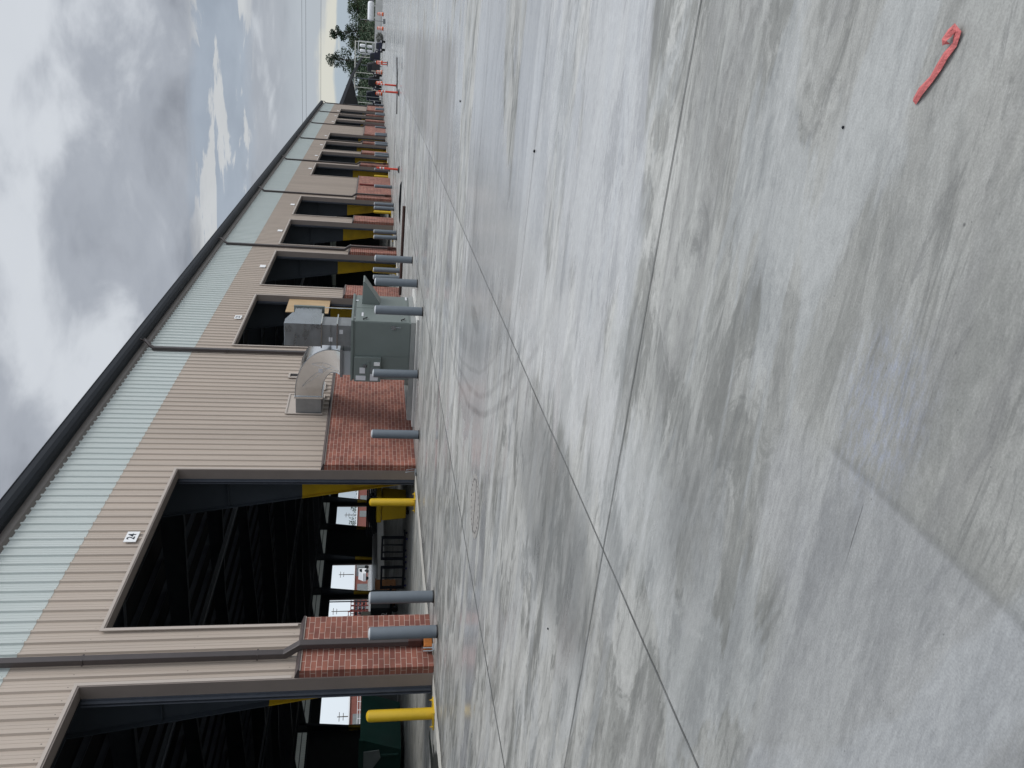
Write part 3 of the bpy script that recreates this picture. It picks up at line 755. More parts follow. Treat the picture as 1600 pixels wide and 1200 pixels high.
s = MB(); s.tube([(XW+.25,18.9,.03),(XW+.34,18.75,.1),(XW+.42,18.55,.3)],.012,6); s.tube([(XW+.28,18.98,.03),(XW+.37,18.82,.1),(XW+.45,18.62,.28)],.01,6); s.box((XW+.2,18.75,.004),(XW+.3,18.95,.05))
tag(s.build('anchor_bracket', M['chrome']), 'small thin metal bracket leaning at the foot of the wide brick wall', 'bracket')
s = MB(); s.box((XW+.26,12.0,.01),(XW+.4,12.3,.17)); 
tag(s.build('orange_box', mat('faded_orange', (.38,.12,.015), .6, noise=.25, nscale=20), bevel=.015), 'small orange box behind the bollard at the nearest brick pier', 'box')
# red flagging tape
cl = [(-.035,1.985),(-.01,1.962),(.02,1.94),(.05,1.92),(.075,1.905),(.1,1.893),(.128,1.885),(.134,1.894),(.124,1.907),(.108,1.914),(.098,1.912)]
s = MB(); pv = None
for i, (x, y) in enumerate(cl):
    a = cl[max(i-1,0)]; b_ = cl[min(i+1,len(cl)-1)]; t = Vector((b_[0]-a[0], b_[1]-a[1])).normalized(); nn = Vector((-t.y, t.x))*.0115
    z = .004+.006*abs(math.sin(i*1.9))+(.008 if i > 6 else 0)
    cur = [(x+nn.x, y+nn.y, z+.003*math.sin(i*2.3)), (x, y, z+.005), (x-nn.x, y-nn.y, z)]
    if pv: s.face([pv[0],pv[1],cur[1],cur[0]]); s.face([pv[1],pv[2],cur[2],cur[1]])
    pv = cur
o = s.build('red_tape', M['redtape']); sd = o.modifiers.new('thick', 'SOLIDIFY'); sd.thickness = .001
tag(o, 'crumpled strip of red tape curled at one end on bare concrete', 'tape')
def pebble(x, y, r, lab, m_=None):
    bm = bmesh.new(); bmesh.ops.create_icosphere(bm, subdivisions=2, radius=r)
    for v in bm.verts: v.co *= R.uniform(.8,1.15); v.co.z *= .6
    me = bpy.data.meshes.new('pebble'); bm.to_mesh(me); bm.free(); me.materials.append(m_ or M['blackm'])
    o = bpy.data.objects.new('pebble', me); COL.objects.link(o); o.location = (x, y, r*.45); tag(o, lab, 'pebble', 'pebbles on the concrete')
pebble(-.13,2.29,.0052,'small dark pebble on smooth concrete left of the red tape')
pebble(-.81,6.97,.014,'dark pebble on the second cross joint of the pavement')
pebble(-3.9,4.6,.009,'small dark pebble between the long joint and the brick pier')
pebble(-.9,13.6,.018,'dark pebble far across the yard on streaked concrete')
# round rough cover with stamped letters
mc = empty('utility_cover', (-5.27,8.5,0), 'round rough brown grey utility cover set in the pavement beside a joint', 'manhole cover')
covm = mat('rough_cover', (.26,.25,.235), .85, noise=.25, nscale=22, bump=.6, bscale=60)
s = MB(); s.lathe((-5.27,8.5,.0), [(.40,.001),(.40,.006),(.385,.0075),(0,.0075)], 40); s.build('disc', covm, mc)
s = MB(); s.box((-5.65,8.485,.0076),(-4.89,8.5,.0095)); 
for a in range(26):
    t = a/26*2*PI; s.box((-5.27+.33*math.cos(t)-.012,8.5+.33*math.sin(t)-.012,.0076),(-5.27+.33*math.cos(t)+.012,8.5+.33*math.sin(t)+.012,.0092))
s.build('raised_marks', M['blackm'], mc)

# wet patch inside the nearest door
wet_sheen = mat('wet_concrete', (.07,.072,.068), .18, spec=.5, noise=.2, nscale=3)
s = MB(); pts = []
for i in range(26):
    t = i/26*2*PI; r = 1+.28*math.sin(3*t+1)+.15*math.sin(7*t); pts.append((-11.95+.55*r*math.cos(t), 9.4+1.9*r*math.sin(t), .0075))
s.face(pts); tag(s.build('wet_patch', wet_sheen), kind='structure')

# ------------------------------------------------------------------ things inside
B = empty('yellow_bin', (-13.1,21.2,0), 'yellow lidded bin inside door 24 behind a yellow bollard', 'bin')
s = MB(); s.prism([(-13.4,.1),(-12.78,.1),(-12.7,.82),(-13.48,.82)], 1, 20.9, 21.55); s.build('body', M['yellow'], B, bevel=.03)
s = MB(); s.box((-13.53,20.86,.83),(-12.65,21.6,.98)); s.build('lid', M['yellow'], B, bevel=.03)
s = MB()
for a in (-13.25,-12.9): s.cyl((a,20.95,.06),(a+.06,20.95,.06),.06,10)
s.build('wheel', M['black'], B)
def rack(xa, xb, y, bars, lab):
    T = empty('metal_stillage', ((xa+xb)/2,y,0), lab, 'stillage', 'black frames inside door 24')
    s = MB(); w = .05
    for yy in (y,):
        s.box((xa,yy,.06),(xa+w*1.6,yy+w,.8)); s.box((xb-w*1.6,yy,.06),(xb,yy+w,.8))
        s.box((xa+w*1.6,yy,.74),(xb-w*1.6,yy+w,.8)); s.box((xa+w*1.6,yy,.06),(xb-w*1.6,yy+w,.14))
    for xx in (xa, xb-w*1.6): s.box((xx,y+w,.06),(xx+w*1.6,y+.4,.12))
    s.build('frame', M['blackm'], T)
    for b_ in bars:
        s = MB(); s.box((b_-.018,y+.01,.14),(b_+.018,y+.04,.74)); s.build('bar', M['blackm'], T)
    s = MB()
    for xx in (xa+.1, xb-.1):
        for yy in (y+.03,y+.36): s.cyl((xx-.02,yy,.032),(xx+.02,yy,.032),.03,10)
    s.build('caster', mat('blue_caster',(.02,.025,.12),.5), T)
rack(-14.9,-14.05,20.9,(-14.62,-14.36),'black steel frame with two inner bars inside door 24, its right one of two')
rack(-15.75,-14.92,20.6,(-15.35,),'black steel frame with one inner bar inside door 24, its left one of two')
def crate(name, a, b_, m_, lab, cat, boards=4, lid=None):
    T = empty(name, ((a[0]+b_[0])/2,(a[1]+b_[1])/2,0), lab, cat)
    s = MB(); s.box((a[0]+.02,a[1]+.02,a[2]),(b_[0]-.02,b_[1]-.02,b_[2])); s.build('core', m_, T)
    s = MB(); h = (b_[2]-a[2])/boards
    for i in range(boards): s.box((a[0],a[1],a[2]+i*h+.01),(b_[0],a[1]+.02,a[2]+(i+1)*h-.012)); s.box((b_[0]-.02,a[1]+.021,a[2]+i*h+.01),(b_[0],b_[1],a[2]+(i+1)*h-.012))
    s.build('board', m_, T); s = MB(); s.box((a[0]-.03,a[1]-.03,b_[2]),(b_[0]+.03,b_[1]+.03,b_[2]+.05)); s.build('top_board', lid or m_, T)
    return T
crate('wooden_crate', (-20.9,26.0,.03), (-19.95,26.7,.78), M['crate'], 'brown wooden crate on the floor inside door 24, left of the black frames', 'crate')
# equipment cart with number
T = empty('equipment_cart', (-20.4,24.6,0), 'dark wheeled equipment cart marked 42 behind the near grey bollards', 'cart')
s = MB(); s.box((-21.6,24.5,.3),(-19.6,25.6,1.0)); s.box((-20.2,24.46,.4),(-19.65,24.5,.98)); s.build('body', M['door'], T, bevel=.02)
s = MB(); s.box((-21.6,24.46,.22),(-19.4,25.6,.3)); s.build('chassis', M['blackm'], T)
for xx in (-21.4,-21.0,-20.5,-19.7):
    s = MB(); s.cyl((xx,24.52,.12),(xx,24.62,.12),.115,16); s.build('wheel', M['black'], T)
me = text_mesh('42', .3); me.transform(Matrix.Translation((-19.93,24.455,.5)) @ Matrix.Rotation(PI/2,4,'X')); me.materials.append(M['white'])
o = bpy.data.objects.new('digits', me); COL.objects.link(o); o.parent = T; o.location = -T.location
s = MB(); s.prism([(-21.5,.0),(-20.8,.0),(-20.8,.33),(-21.3,.42),(-21.5,.3)], 1, 24.7, 25.4)
o = s.build('beige_panel', M['beige'], bevel=.01, loc=(.35,0,1.005)); tag(o, 'beige angled panel lying on top of the dark equipment cart', 'panel')
# green skip and grey boxes in the first door
T = empty('green_skip', (-20.5,17.4,0), 'dark green steel skip with ribbed side inside the nearest door', 'skip')
s = MB(); s.prism([(-22.1,.12),(-18.75,.12),(-18.3,1.28),(-22.5,1.28)], 1, 17.2, 19.0); s.build('body', M['green'], T, bevel=.01)
s = MB(); s.box((-22.5,17.12,1.2),(-18.25,17.19,1.32)); s.box((-18.95,17.14,.2),(-18.87,17.19,1.2)); s.box((-21.2,17.14,.2),(-21.12,17.19,1.2)); s.build('rib', M['green'], T)
s = MB(); s.prism([(-19.6,1.18),(-18.7,1.18),(-18.65,.75),(-18.95,.7),(-19.5,1.0)], 1, 17.12, 17.139); s.build('tarpaulin', M['greygreen'], T)
crate('grey_cabinet', (-20.3,20.3,.12), (-18.9,21.4,1.22), M['panelgrey'], 'grey green cabinet between the green skip and the yellow bollard', 'cabinet', 3)
crate('panel_box', (-22.5,23.6,.3), (-21.0,24.6,1.32), M['panelgrey'], 'grey panelled box raised on a red brown base in the nearest doorway', 'box', 3)
s = MB(); s.box((-22.6,23.5,.006),(-20.9,24.7,.28)); tag(s.build('red_plinth', M['redbrown']), 'low red brown plinth under the grey panelled box', 'plinth')
s = MB(); s.box((-31.2,30,.006),(-30.6,90,.42)); tag(s.build('dock_curb', M['jersey'], bevel=.02), 'long low pale concrete curb running across the hall floor', 'curb')
# dark stacks seen against the rear openings
for i, (x, y, w, d, h) in enumerate(((-39.3,61.5,3.6,3,1.2),)):
    T = empty('stacked_steel', (x,y,0), ['dark bundle of steel bars stacked on the hall floor behind the yellow bin','dark rebar stack on the hall floor above the yellow bin lid','tall dark stack of steel at the back of the hall'][i], 'steel stack')
    s = MB()
    for q in range(int(h/.16)):
        for p in range(7): s.box((x-w/2+R.uniform(-.2,.2),y+p*d/7,q*.16+.01),(x+w/2+R.uniform(-.2,.2),y+(p+.8)*d/7,q*.16+.15))
    s.build('bars', M['darksteel'], T)

# ------------------------------------------------------------------ behind the rear wall
T = empty('red_building', (-120,150,0), 'low red brown building with white fascia beyond the rear doors', 'building')
s = MB(); s.box((-126,96,0),(-120,215,3.0)); s.build('wall', M['redbrown'], T)
s = MB(); s.box((-126.3,95.8,3.0),(-119.7,215.2,3.25)); s.build('fascia', M['white'], T)
for y in range(100,212,8):
    s = MB(); s.box((-119.99,y,.05),(-119.93,y+3,2.4)); s.build('roller_door', M['panelgrey'], T)
def railing():
    s = MB()
    for y in range(104,132,2): s.cyl((-112,y,0),(-112,y,1.5),.05,6)
    for z in (.6,1.05,1.5): s.box((-112.04,104,z),(-111.96,131,z+.07))
    tag(s.build('white_railing', M['white']), 'white pipe railing before the red building beyond the rear doors', 'railing')
railing()
for i, (y, h) in enumerate(((118.5,3.6),(122.5,3.8),(126.6,3.4))):
    T = empty('red_rack', (-101,y,0), ['tall red steel storage rack beyond the rear doors, leftmost of three','tall red steel storage rack beyond the rear doors, middle of three','tall red steel storage rack beyond the rear doors, rightmost of three'][i], 'rack', 'red racks behind the hall')
    s = MB()
    for xx in (-102,-100.2):
        for yy in (y-1.9,y-.6,y+.6,y+1.9): s.box((xx,yy-.06,0),(xx+.12,yy+.06,h+R.uniform(-.2,.3)))
    s.build('upright', M['redrack'], T)
    s = MB()
    for z in (.5,1.2,1.9,2.6,h-.2): s.box((-102,y-1.9,z),(-100.1,y+1.9,z+.12))
    s.build('shelf', M['redrack'], T)
    s = MB()
    for z in (.65,1.35,2.05):
        for q in range(5):
            if R.random() < .75: s.box((-101.8,y-1.8+q*.74,z),(-100.3,y-1.2+q*.74,z+R.uniform(.25,.5)))
    s.build('stock', M['darksteel'], T)
def truck(loc, rz, lab, body, boxm, L_=6, cat='truck'):
    T = empty('parked_truck', loc, lab, cat, 'trucks parked beyond the hall'); T.rotation_euler[2] = rz
    s = MB(); s.box((-L_/2+1.9,-1.1,.8),(L_/2,1.1,2.5)); s.build('box_body', boxm, T, loc=(0,0,0), bevel=.04)
    s = MB(); s.prism([(-L_/2,.5),(-L_/2+1.8,.5),(-L_/2+1.8,2.05),(-L_/2+.65,2.05),(-L_/2+.2,1.3),(-L_/2,1.2)], 1, -1, 1); s.build('cab', body, T, loc=(0,0,0), bevel=.05)
    s = MB(); s.prism([(-L_/2+.3,1.35),(-L_/2+1.5,1.35),(-L_/2+1.5,1.9),(-L_/2+.68,1.9)], 1, -1.01, 1.01); s.build('window', M['glass'], T, loc=(0,0,0))
    for xx in (-L_/2+.9, L_/2-1.2):
        for sy in (-1,1):
            s = MB(); s.cyl((xx,sy*.75,.42),(xx,sy*1.05,.42),.42,16); s.build('wheel', M['black'], T, loc=(0,0,0))
truck((-104,196,0), PI/2, 'white box truck parked before the red building beyond the rear doors', M['white'], M['white'])
truck((-104,143,0), PI/2, 'white box truck with grey body parked beyond the rear doors near the mullion', M['white'], M['panelgrey'])
for i, (y, x, h, lab) in enumerate(((252,-160,8.0,'far wooden utility pole beyond the red building, rightmost of four'),(217,-160,8.6,'wooden utility pole with twin crossarms beyond the rear doors, second from the right'),(199,-160,10.0,'tallest wooden utility pole, rising above the red racks'),(158,-160,6.6,'wooden utility pole seen through the nearest door, leftmost of four'))):
    T = empty('utility_pole', (x,y,0), lab, 'utility pole', 'utility poles behind the hall')
    s = MB(); s.cyl((x,y,0),(x,y,h),.16,8,0,.1); s.build('pole', M['bark'], T)
    s = MB(); s.box((x-.06,y-1.5,h-.6),(x+.06,y+1.5,h-.45)); s.box((x-.06,y-1.2,h-1.6),(x+.06,y+1.2,h-1.45)); s.build('crossarm', M['bark'], T)

# ------------------------------------------------------------------ foliage
def clump(mb, c, r, n, size, flat=.8, mi=0):
    for _ in range(n):
        while True:
            p = Vector((R.uniform(-1,1),R.uniform(-1,1),R.uniform(-1,1)))
            if .25 < p.length < 1: break
        p = Vector((p.x*r, p.y*r, p.z*r*flat)) + Vector(c)
        a = Vector((R.uniform(-1,1),R.uniform(-1,1),R.uniform(-1,1))).normalized(); b_ = a.orthogonal().normalized(); c2 = a.cross(b_)
        s_ = size*R.uniform(.6,1.4)
        mb.face([p+b_*s_, p+c2*s_*.7, p-b_*s_, p-c2*s_*.7], mi)
def broad(x, y, z, h, w, m_, lab, group, dens=700):
    T = empty('broadleaf_tree', (x,y,z), lab, 'tree', group)
    s = MB(); s.cyl((x,y,z),(x+R.uniform(-.2,.2),y,z+h*.6),h*.035,7,0,h*.018)
    for q in range(4):
        a = R.uniform(0,6.28); s.cyl((x,y,z+h*(.3+.07*q)),(x+math.cos(a)*w*.55,y+math.sin(a)*w*.5,z+h*(.6+.05*q)),h*.014,5,0,h*.006)
    s.build('trunk', M['bark'], T)
    s = MB(); k = 11
    for q in range(k):
        t = q/(k-1); a = R.uniform(0,6.28); rr = w*math.sin(PI*(.18+.72*t))*R.uniform(.25,.75)
        clump(s, (x+math.cos(a)*rr, y+math.sin(a)*rr, z+h*(.22+.7*t)), w*R.uniform(.35,.55), dens//k, h*.035)
    s.build('crown', m_, T)
def pine(x, y, z, h, w, lean, lab):
    T = empty('pine_tree', (x,y,z), lab, 'tree', 'tall pines above the treeline')
    s = MB(); s.tube([(x,y,z),(x+lean*.3,y,z+h*.4),(x+lean*.8,y,z+h*.75),(x+lean,y,z+h)], h*.012, 7)
    cl_ = []
    for q in range(15):
        t = .38+.6*q/14; a = R.uniform(0,6.28); rr = w*(1.05-t*.75)*R.uniform(.5,1.1)
        p = (x+lean*t+math.cos(a)*rr, y+math.sin(a)*rr*.5, z+h*(t+.03)); cl_.append(p)
        s.cyl((x+lean*t,y,z+h*(t-.05)), p, h*.005, 5, 0, h*.002)
    s.build('trunk', M['bark'], T)
    s = MB()
    for p in cl_: clump(s, p, w*R.uniform(.26,.44), 120, .2, .65)
    clump(s, (x+lean,y,z+h), w*.3, 80, .2, .8)
    s.build('crown', M['leafpine'], T)
# hill rising behind the yard
hm = mat('hill_cover', (.045,.06,.03), .95, noise=.5, nscale=.25, dirt=.3, dirtcol=(.12,.11,.07))
g = MB(); nx, ny = 40, 14
def hz(x, y): return max(0, (y-236)/60)*3.6*(1+.12*math.sin(x*.13)) - .02 + (1.2 if y > 240 else 0)
vv = [[(-140+i*8, 234+jj*9, hz(-140+i*8, 234+jj*9)) for jj in range(ny)] for i in range(nx)]
for i in range(nx-1):
    for jj in range(ny-1): g.face([vv[i][jj],vv[i+1][jj],vv[i+1][jj+1],vv[i][jj+1]])
tag(g.build('hill', hm), kind='structure')
g = MB()
for i in range(60):
    x = -60+i*1.7
    clump(g, (x, 238+R.uniform(-2,3), 2.6+R.uniform(-.3,.4)), 2.2, 110, .28, .9)
    clump(g, (x, 246+R.uniform(-2,3), 4.4+R.uniform(-.4,.5)), 2.3, 90, .3, .8)
tag(g.build('hedge_scrub', M['leaf']), 'dense dark green scrub covering the bank behind the yard', 'shrubs', kind='stuff')
kinds = ['rounded dark tree','tall dense tree','wide low tree','thin pale tree','leaning bushy tree']
wher = ['above the white tank','right of the tall pine','left of the white tank','behind the pipe rack','above the cream houses','at the far right of the hill','behind the white beam frame','beside the left pine','under the canopy edge','between the two pines','behind the orange barrels','over the dark vehicles','near the hill crest','by the small light post','behind the canopy mast','at the left end of the hill']
xs = [9,5.5,2,-2,-5.5,13,-9.5,-13,-17,-4,6.5,-21,11.5,-11,-25,-29]
for i, x in enumerate(xs):
    broad(x, 268+R.uniform(-8,12), hz(x,268), R.uniform(5.6,7.6), R.uniform(2.4,3.6), M['leaf'] if i % 3 else M['leafolive'], f'{kinds[i%5]} {wher[i]}, on the distant hill', 'trees along the hill')
pine(-.2,262,hz(0,262),11.2,3.4,-1.2,'tall thin pine above the treeline, right of the other pine')
pine(-8.9,258,hz(-8,258),12.2,4.3,.6,'tall wide pine rising behind the dark canopy edge')
for i, (y, lab) in enumerate(((232,'leafy tree beyond the red building, left of the far pole'),(243,'leafy tree beyond the red building behind the far pole'),(256,'leafy tree at the right beyond the red building'),(270,'tall leafy tree at the far right beyond the red building'),(221,'small leafy tree beyond the red building'))):
    broad(-150, y, 0, 5.2+R.uniform(-.4,.8), 4.2, M['leaf'], lab, 'trees behind the red building', 800)
def house(x, y, z, w, d, h, lab):
    T = empty('hill_house', (x,y,z), lab, 'house', 'cream houses on the hill')
    s = MB(); s.box((x-w/2,y,z-2),(x+w/2,y+d,z+h)); s.build('wall', M['cream'], T)
    s = MB(); s.prism([(x-w/2-.3,z+h),(x+w/2+.3,z+h),(x+w/4,z+h+1),(x-w/4,z+h+1)], 1, y-.3, y+d+.3); s.build('roof', M['roofgrey'], T)
    for q in range(3):
        s = MB(); s.box((x-w/2+w*(q+.3)/3,y-.03,z+h*.35),(x-w/2+w*(q+.6)/3,y-.001,z+h*.75)); s.build('window', M['glass'], T)
house(6.6,285,4.2,5.4,6,2.2,'cream house on the hill, rightmost')
house(.8,288,4.1,4.5,6,2.2,'cream house on the hill behind the tall thin pine')
house(-4.4,290,4.3,4,6,2.0,'small cream house on the hill behind the pipe rack')

# ------------------------------------------------------------------ far end of the yard
s = MB(); s.box((-16,228,0),(60,228.4,1.75)); tag(s.build('low_wall', M['jersey']), 'long low pale concrete wall at the end of the yard', 'wall')
T = empty('white_tank', (4.6,232,0), 'horizontal white gas tank on saddles before the green bank', 'tank')
s = MB(); s.lathe((2.3,232,2.85), [(.05,0),(.5,.12),(.75,.35),(.82,.6),(.82,4.2),(.75,4.45),(.5,4.7),(.05,4.82)], 24, (1,0,0)); s.build('shell', M['white'], T, smooth=True)
for xx in (3.2,6.0):
    s = MB(); s.box((xx-.15,231.5,.1),(xx+.15,232.5,2.2)); s.build('saddle', M['jersey'], T)
s = MB(); s.box((6.9,231.6,2.1),(7.5,232.4,3.3)); s.build('valve_box', M['panelgrey'], T)
def barrel(x, y, lab, first=[None]):
    if first[0] is None:
        T = empty('traffic_barrel', (0,0,0), lab, 'traffic barrel', 'orange traffic barrels at the end of the yard')
        s = MB()
        prof = [(.31,.06),(.3,.3),(.29,.3),(.28,.55),(.27,.55),(.265,.8),(.25,.8),(.24,1.0),(.1,1.03)]
        zz = [.06,.3,.42,.55,.67,.8,.9,1.02]
        for i in range(len(zz)-1): s.lathe((0,0,zz[i]), [(.31-.03*i/6,0),(.305-.03*i/6,zz[i+1]-zz[i])], 14, mi=1 if i in (1,3,5) else 0)
        s.build('body', [M['orange'], M['reflect']], T); s = MB(); s.lathe((0,0,0),[(.35,0),(.35,.06)],14); s.build('base', M['black'], T)
        s = MB(); s.box((-.1,-.03,1.02),(.1,.03,1.1)); s.build('handle', M['orange'], T)
        first[0] = T; o = T
    else: o = copy_tree(first[0])
    o.location = (x, y, 0); o['label'] = lab; o.scale = (1.12,)*3
for x, y, lab in ((-5.42,168,'orange and white barrel behind the farthest orange post'),(-7.0,164,'orange and white barrel left of the farthest orange post'),(-8.6,158,'orange and white barrel just behind the middle orange post'),(-10.0,152,'orange and white barrel nearest the warehouse corner'),(3.3,182,'orange and white barrel at the right before the white tank'),(.6,174,'orange and white barrel right of the brush pile')):
    barrel(x, y, lab)
def delin(x, y, lab, first=[None]):
    if first[0] is None:
        T = empty('delineator_post', (0,0,0), lab, 'delineator post', 'orange delineator posts in the yard')
        s = MB(); s.lathe((0,0,.05),[(.055,0),(.05,.75),(.047,1.08),(.03,1.12)],14); s.build('post', M['redor'], T, smooth=True)
        for z in (.78,.93):
            s = MB(); s.lathe((0,0,z),[(.053,0),(.052,.075)],14); s.build('reflective_band', M['reflect'], T)
        s = MB(); s.tube([(-.03,0,1.1),(-.04,0,1.17),(.04,0,1.17),(.03,0,1.1)],.012,6); s.build('loop', M['redor'], T)
        s = MB(); s.lathe((0,0,.0),[(.2,0),(.19,.04),(.08,.09)],8); s.build('base', M['black'], T)
        first[0] = T; o = T
    else: o = copy_tree(first[0])
    o.location = (x, y, 0); o['label'] = lab; o.rotation_euler = (R.uniform(-.02,.02),R.uniform(-.03,.03),R.uniform(0,6))
delin(-6.43,42.9,'nearest orange delineator post, alone on the yard before the fourth door')
delin(-3.03,48.2,'orange delineator post left of the black hose middle')
delin(-2.93,52.9,'orange delineator post on a black base beside the black hose')
delin(-3.09,97.7,'farthest orange delineator post, small in the distance')
delin(-3.35,99,'small far orange delineator post beside a pale marker')
# canopy beyond the building
T = empty('canopy', (-13,150,0), 'dark lean to canopy beyond the far corner of the warehouse', 'canopy')
s = MB()
A=(-11.0,133.8,6.35); B_=(-11.3,166,6.5); C_=(-24,166,.9); D_=(-24,133.8,.9+5)
s = MB()
for dz, fl in ((0,1),(.25,-1)):
    q = [(-11.1,133.8,6.45+dz),(-8.6,172,5.85+dz),(-13.4,165,4.3+dz),(-40,150,3.6+dz),(-40,133.8,6.4+dz)]
    s.face(q[::fl])
s.build('roof', M['blackm'], T)
s = MB(); 
a_=[(-10.9,133.8,6.2),(-10.9,133.8,6.75),(-8.4,172,5.6),(-8.4,172,6.15)]
for dx in (0,-.25): s.v += [(p[0]+dx,p[1],p[2]) for p in a_]
for q in ((0,2,3,1),(4,5,7,6),(0,4,6,2),(1,3,7,5),(0,1,5,4),(2,6,7,3)): s.f.append(q); s.m.append(0)
s.build('fascia', M['blackm'], T)
s = MB(); 
a_=[(-8.4,172,5.6),(-8.4,172,6.15),(-5.9,226,4.35),(-5.9,226,4.8)]
for dx in (0,-.25): s.v += [(p[0]+dx,p[1],p[2]) for p in a_]
for q in ((0,2,3,1),(4,5,7,6),(0,4,6,2),(1,3,7,5),(0,1,5,4),(2,6,7,3)): s.f.append(q); s.m.append(0)
s.build('edge_beam', M['blackm'], T)
for x_, y in ((-11.3,140),(-8.7,171),(-7.3,200),(-6.3,222)):
    s = MB(); s.cyl((x_,y,0),(x_,y,5.6 if y < 190 else 4.6),.1,8); s.build('post', M['track'], T)
s = MB(); s.prism([(-6.1,4.8),(-5.7,4.8),(-4.6,.1),(-5.0,.1)], 1, 225.6, 226); s.build('raking_strut', M['galvdark'], T)
# white beam frame
T = empty('white_beam_frame', (-8,190,0), 'long white steel beam frame on hanging posts beyond the canopy', 'steel frame')
yb = 190
s = MB(); s.box((-17,yb,5.6),(-2.2,yb+.2,5.82)); s.build('beam', M['dimwhite'], T)
for x in (-14.7,-11.6,-8.6,-5.4,-2.4):
    s = MB(); s.box((x,yb,.05),(x+.13,yb+.13,5.6)); s.build('post', M['dimwhite'], T)
# pipe rack with white cylinders
T = empty('cylinder_rack', (-3.2,186,0), 'white framed rack holding white gas cylinders', 'rack')
s = MB()
for x in (-4.6,-2.2):
    s.box((x,186,.0),(x+.12,186.12,5.0)); 
s.box((-4.6,186,4.9),(-2.1,186.12,5.05)); s.box((-4.6,186,1.9),(-2.1,187.2,2.05)); s.box((-4.6,186,3.4),(-2.1,187.2,3.5)); s.build('frame', M['white'], T)
for i, (x, z) in enumerate(((-4.0,2.1),(-3.1,2.1),(-4.0,3.55),(-3.0,3.55))):
    s = MB(); s.lathe((x,186.6,z),[(.05,0),(.3,.1),(.32,.25),(.32,.95),(.2,1.1),(.05,1.15)],14); s.build('cylinder', M['white'], T, smooth=True)
def cart(x, y, w, h, m_, lab, first=False):
    T = empty('parked_vehicle', (x,y,0), lab, 'vehicle', 'dark vehicles parked under the far frame')
    s = MB(); s.prism([(x-w/2,.45),(x+w/2,.45),(x+w/2,h*.55),(x+w*.28,h*.62),(x+w*.2,h),(x-w*.3,h),(x-w*.42,h*.6),(x-w/2,h*.55)], 1, y, y+4.4); s.build('body', m_, T, bevel=.08)
    s = MB(); s.prism([(x-w*.24,h*.68),(x+w*.14,h*.68),(x+w*.12,h*.93),(x-w*.22,h*.93)], 1, y-.02, y-.001); s.build('windscreen', M['glass'], T)
    for xx in (x-w*.38, x+w*.38):
        for yy in (y+.7, y+3.5): s = MB(); s.cyl((xx-.14,yy,.4),(xx+.14,yy,.4),.4,14); s.build('wheel', M['black'], T)
        s = MB(); s.box((xx-.14,y-.03,h*.42),(xx+.14,y-.002,h*.5)); s.build('headlight', M['reflect'], T)
cart(-14.8,177,3.0,2.9,mat('ink_car_paint',(.01,.012,.018),.35),'ink dark vehicle half hidden by the warehouse corner')
cart(-12.1,176,3.0,3.0,mat('navy_car_paint',(.01,.013,.025),.3),'dark navy vehicle parked nearest the warehouse corner under the canopy')
cart(-9.4,178,2.9,2.7,mat('black_car_paint',(.012,.012,.014),.3),'black vehicle parked second from the warehouse corner')
cart(-6.7,177,2.9,3.0,mat('charcoal_car_paint',(.03,.03,.033),.35),'charcoal vehicle parked in the middle of the far row')
cart(-4.7,179,2.5,2.5,mat('dark_blue_car_paint',(.01,.014,.035),.3),'dark blue vehicle parked at the right end of the far row')
cart(-1.9,131,1.5,1.35,mat('midnight_vehicle_paint',(.012,.014,.04),.35),'small midnight blue work vehicle before the cylinder rack')
for i, (x, y) in enumerate(((-6.3,150),(-9.4,150))):
    s = MB(); s.cyl((x,y,0),(x,y,1.85),.07,8); s.lathe((x,y,1.85),[(.09,0),(.09,.1),(.03,.14)],8)
    tag(s.build('marker_post', M['beige']), ['slim pale marker post before the charcoal vehicle','slim pale marker post right of the black vehicle'][i], 'post')
T = empty('sign_post', (1.5,141,0), 'tall grey post on a block standing alone at the right', 'post')
s = MB(); s.cyl((1.53,141,.3),(1.53,141,3.9),.05,8); s.build('post', M['galvdark'], T); s = MB(); s.box((1.2,140.7,.01),(1.9,141.3,.35)); s.build('block', M['panelgrey'], T)
T = empty('sign_post', (6,128,0), 'x', 'post'); T['label'] = 'slim grey post at the right edge of the yard'
s = MB(); s.cyl((4.6,120,.02),(4.6,120,2.2),.04,8); s.build('post', M['galvdark'], T); s = MB(); s.box((4.3,119.8,.01),(4.9,120.2,.12)); s.build('block', M['panelgrey'], T)
for i in range(2):
    T = empty('light_mast', (-11.5,150,0), ['tall thin steel mast before the dark canopy','short thin steel mast at the warehouse corner'][i], 'mast')
    y = (148,143)[i]; x = (-10.4,-10.6)[i]; h = (4.6,2.2)[i]
    s = MB(); s.cyl((x,y,0),(x,y,h),.05,8); s.build('pole', M['galvdark'], T); s = MB(); s.box((x-.2,y-.05,h-.1),(x+.2,y+.05,h)); s.build('head', M['galvdark'], T)
g = MB(); clump(g, (-1.1,170,.7), 1.0, 500, .12, .7); clump(g, (-2.0,170,.6), .8, 300, .12, .7)
tag(g.build('brush_pile', mat('grey_brush',(.14,.145,.13),.9)), 'grey brown brush pile left of the right hand barrels', 'brush pile', kind='stuff')
# overhead lines
for i, (z, y) in enumerate(((14.6,160),(13.9,160),(11.2,160))):
    s = MB(); pts = [(-90+q*14, y+30, z*1.15-.0015*((q-6)*14)**2*.05) for q in range(13)]; s.tube(pts, .03, 5)
    tag(s.build('power_line', M['cable']), ['highest of three thin power lines crossing the far sky','middle of three thin power lines crossing the far sky','lowest of three thin power lines crossing the far sky'][i], 'power line', 'power lines')

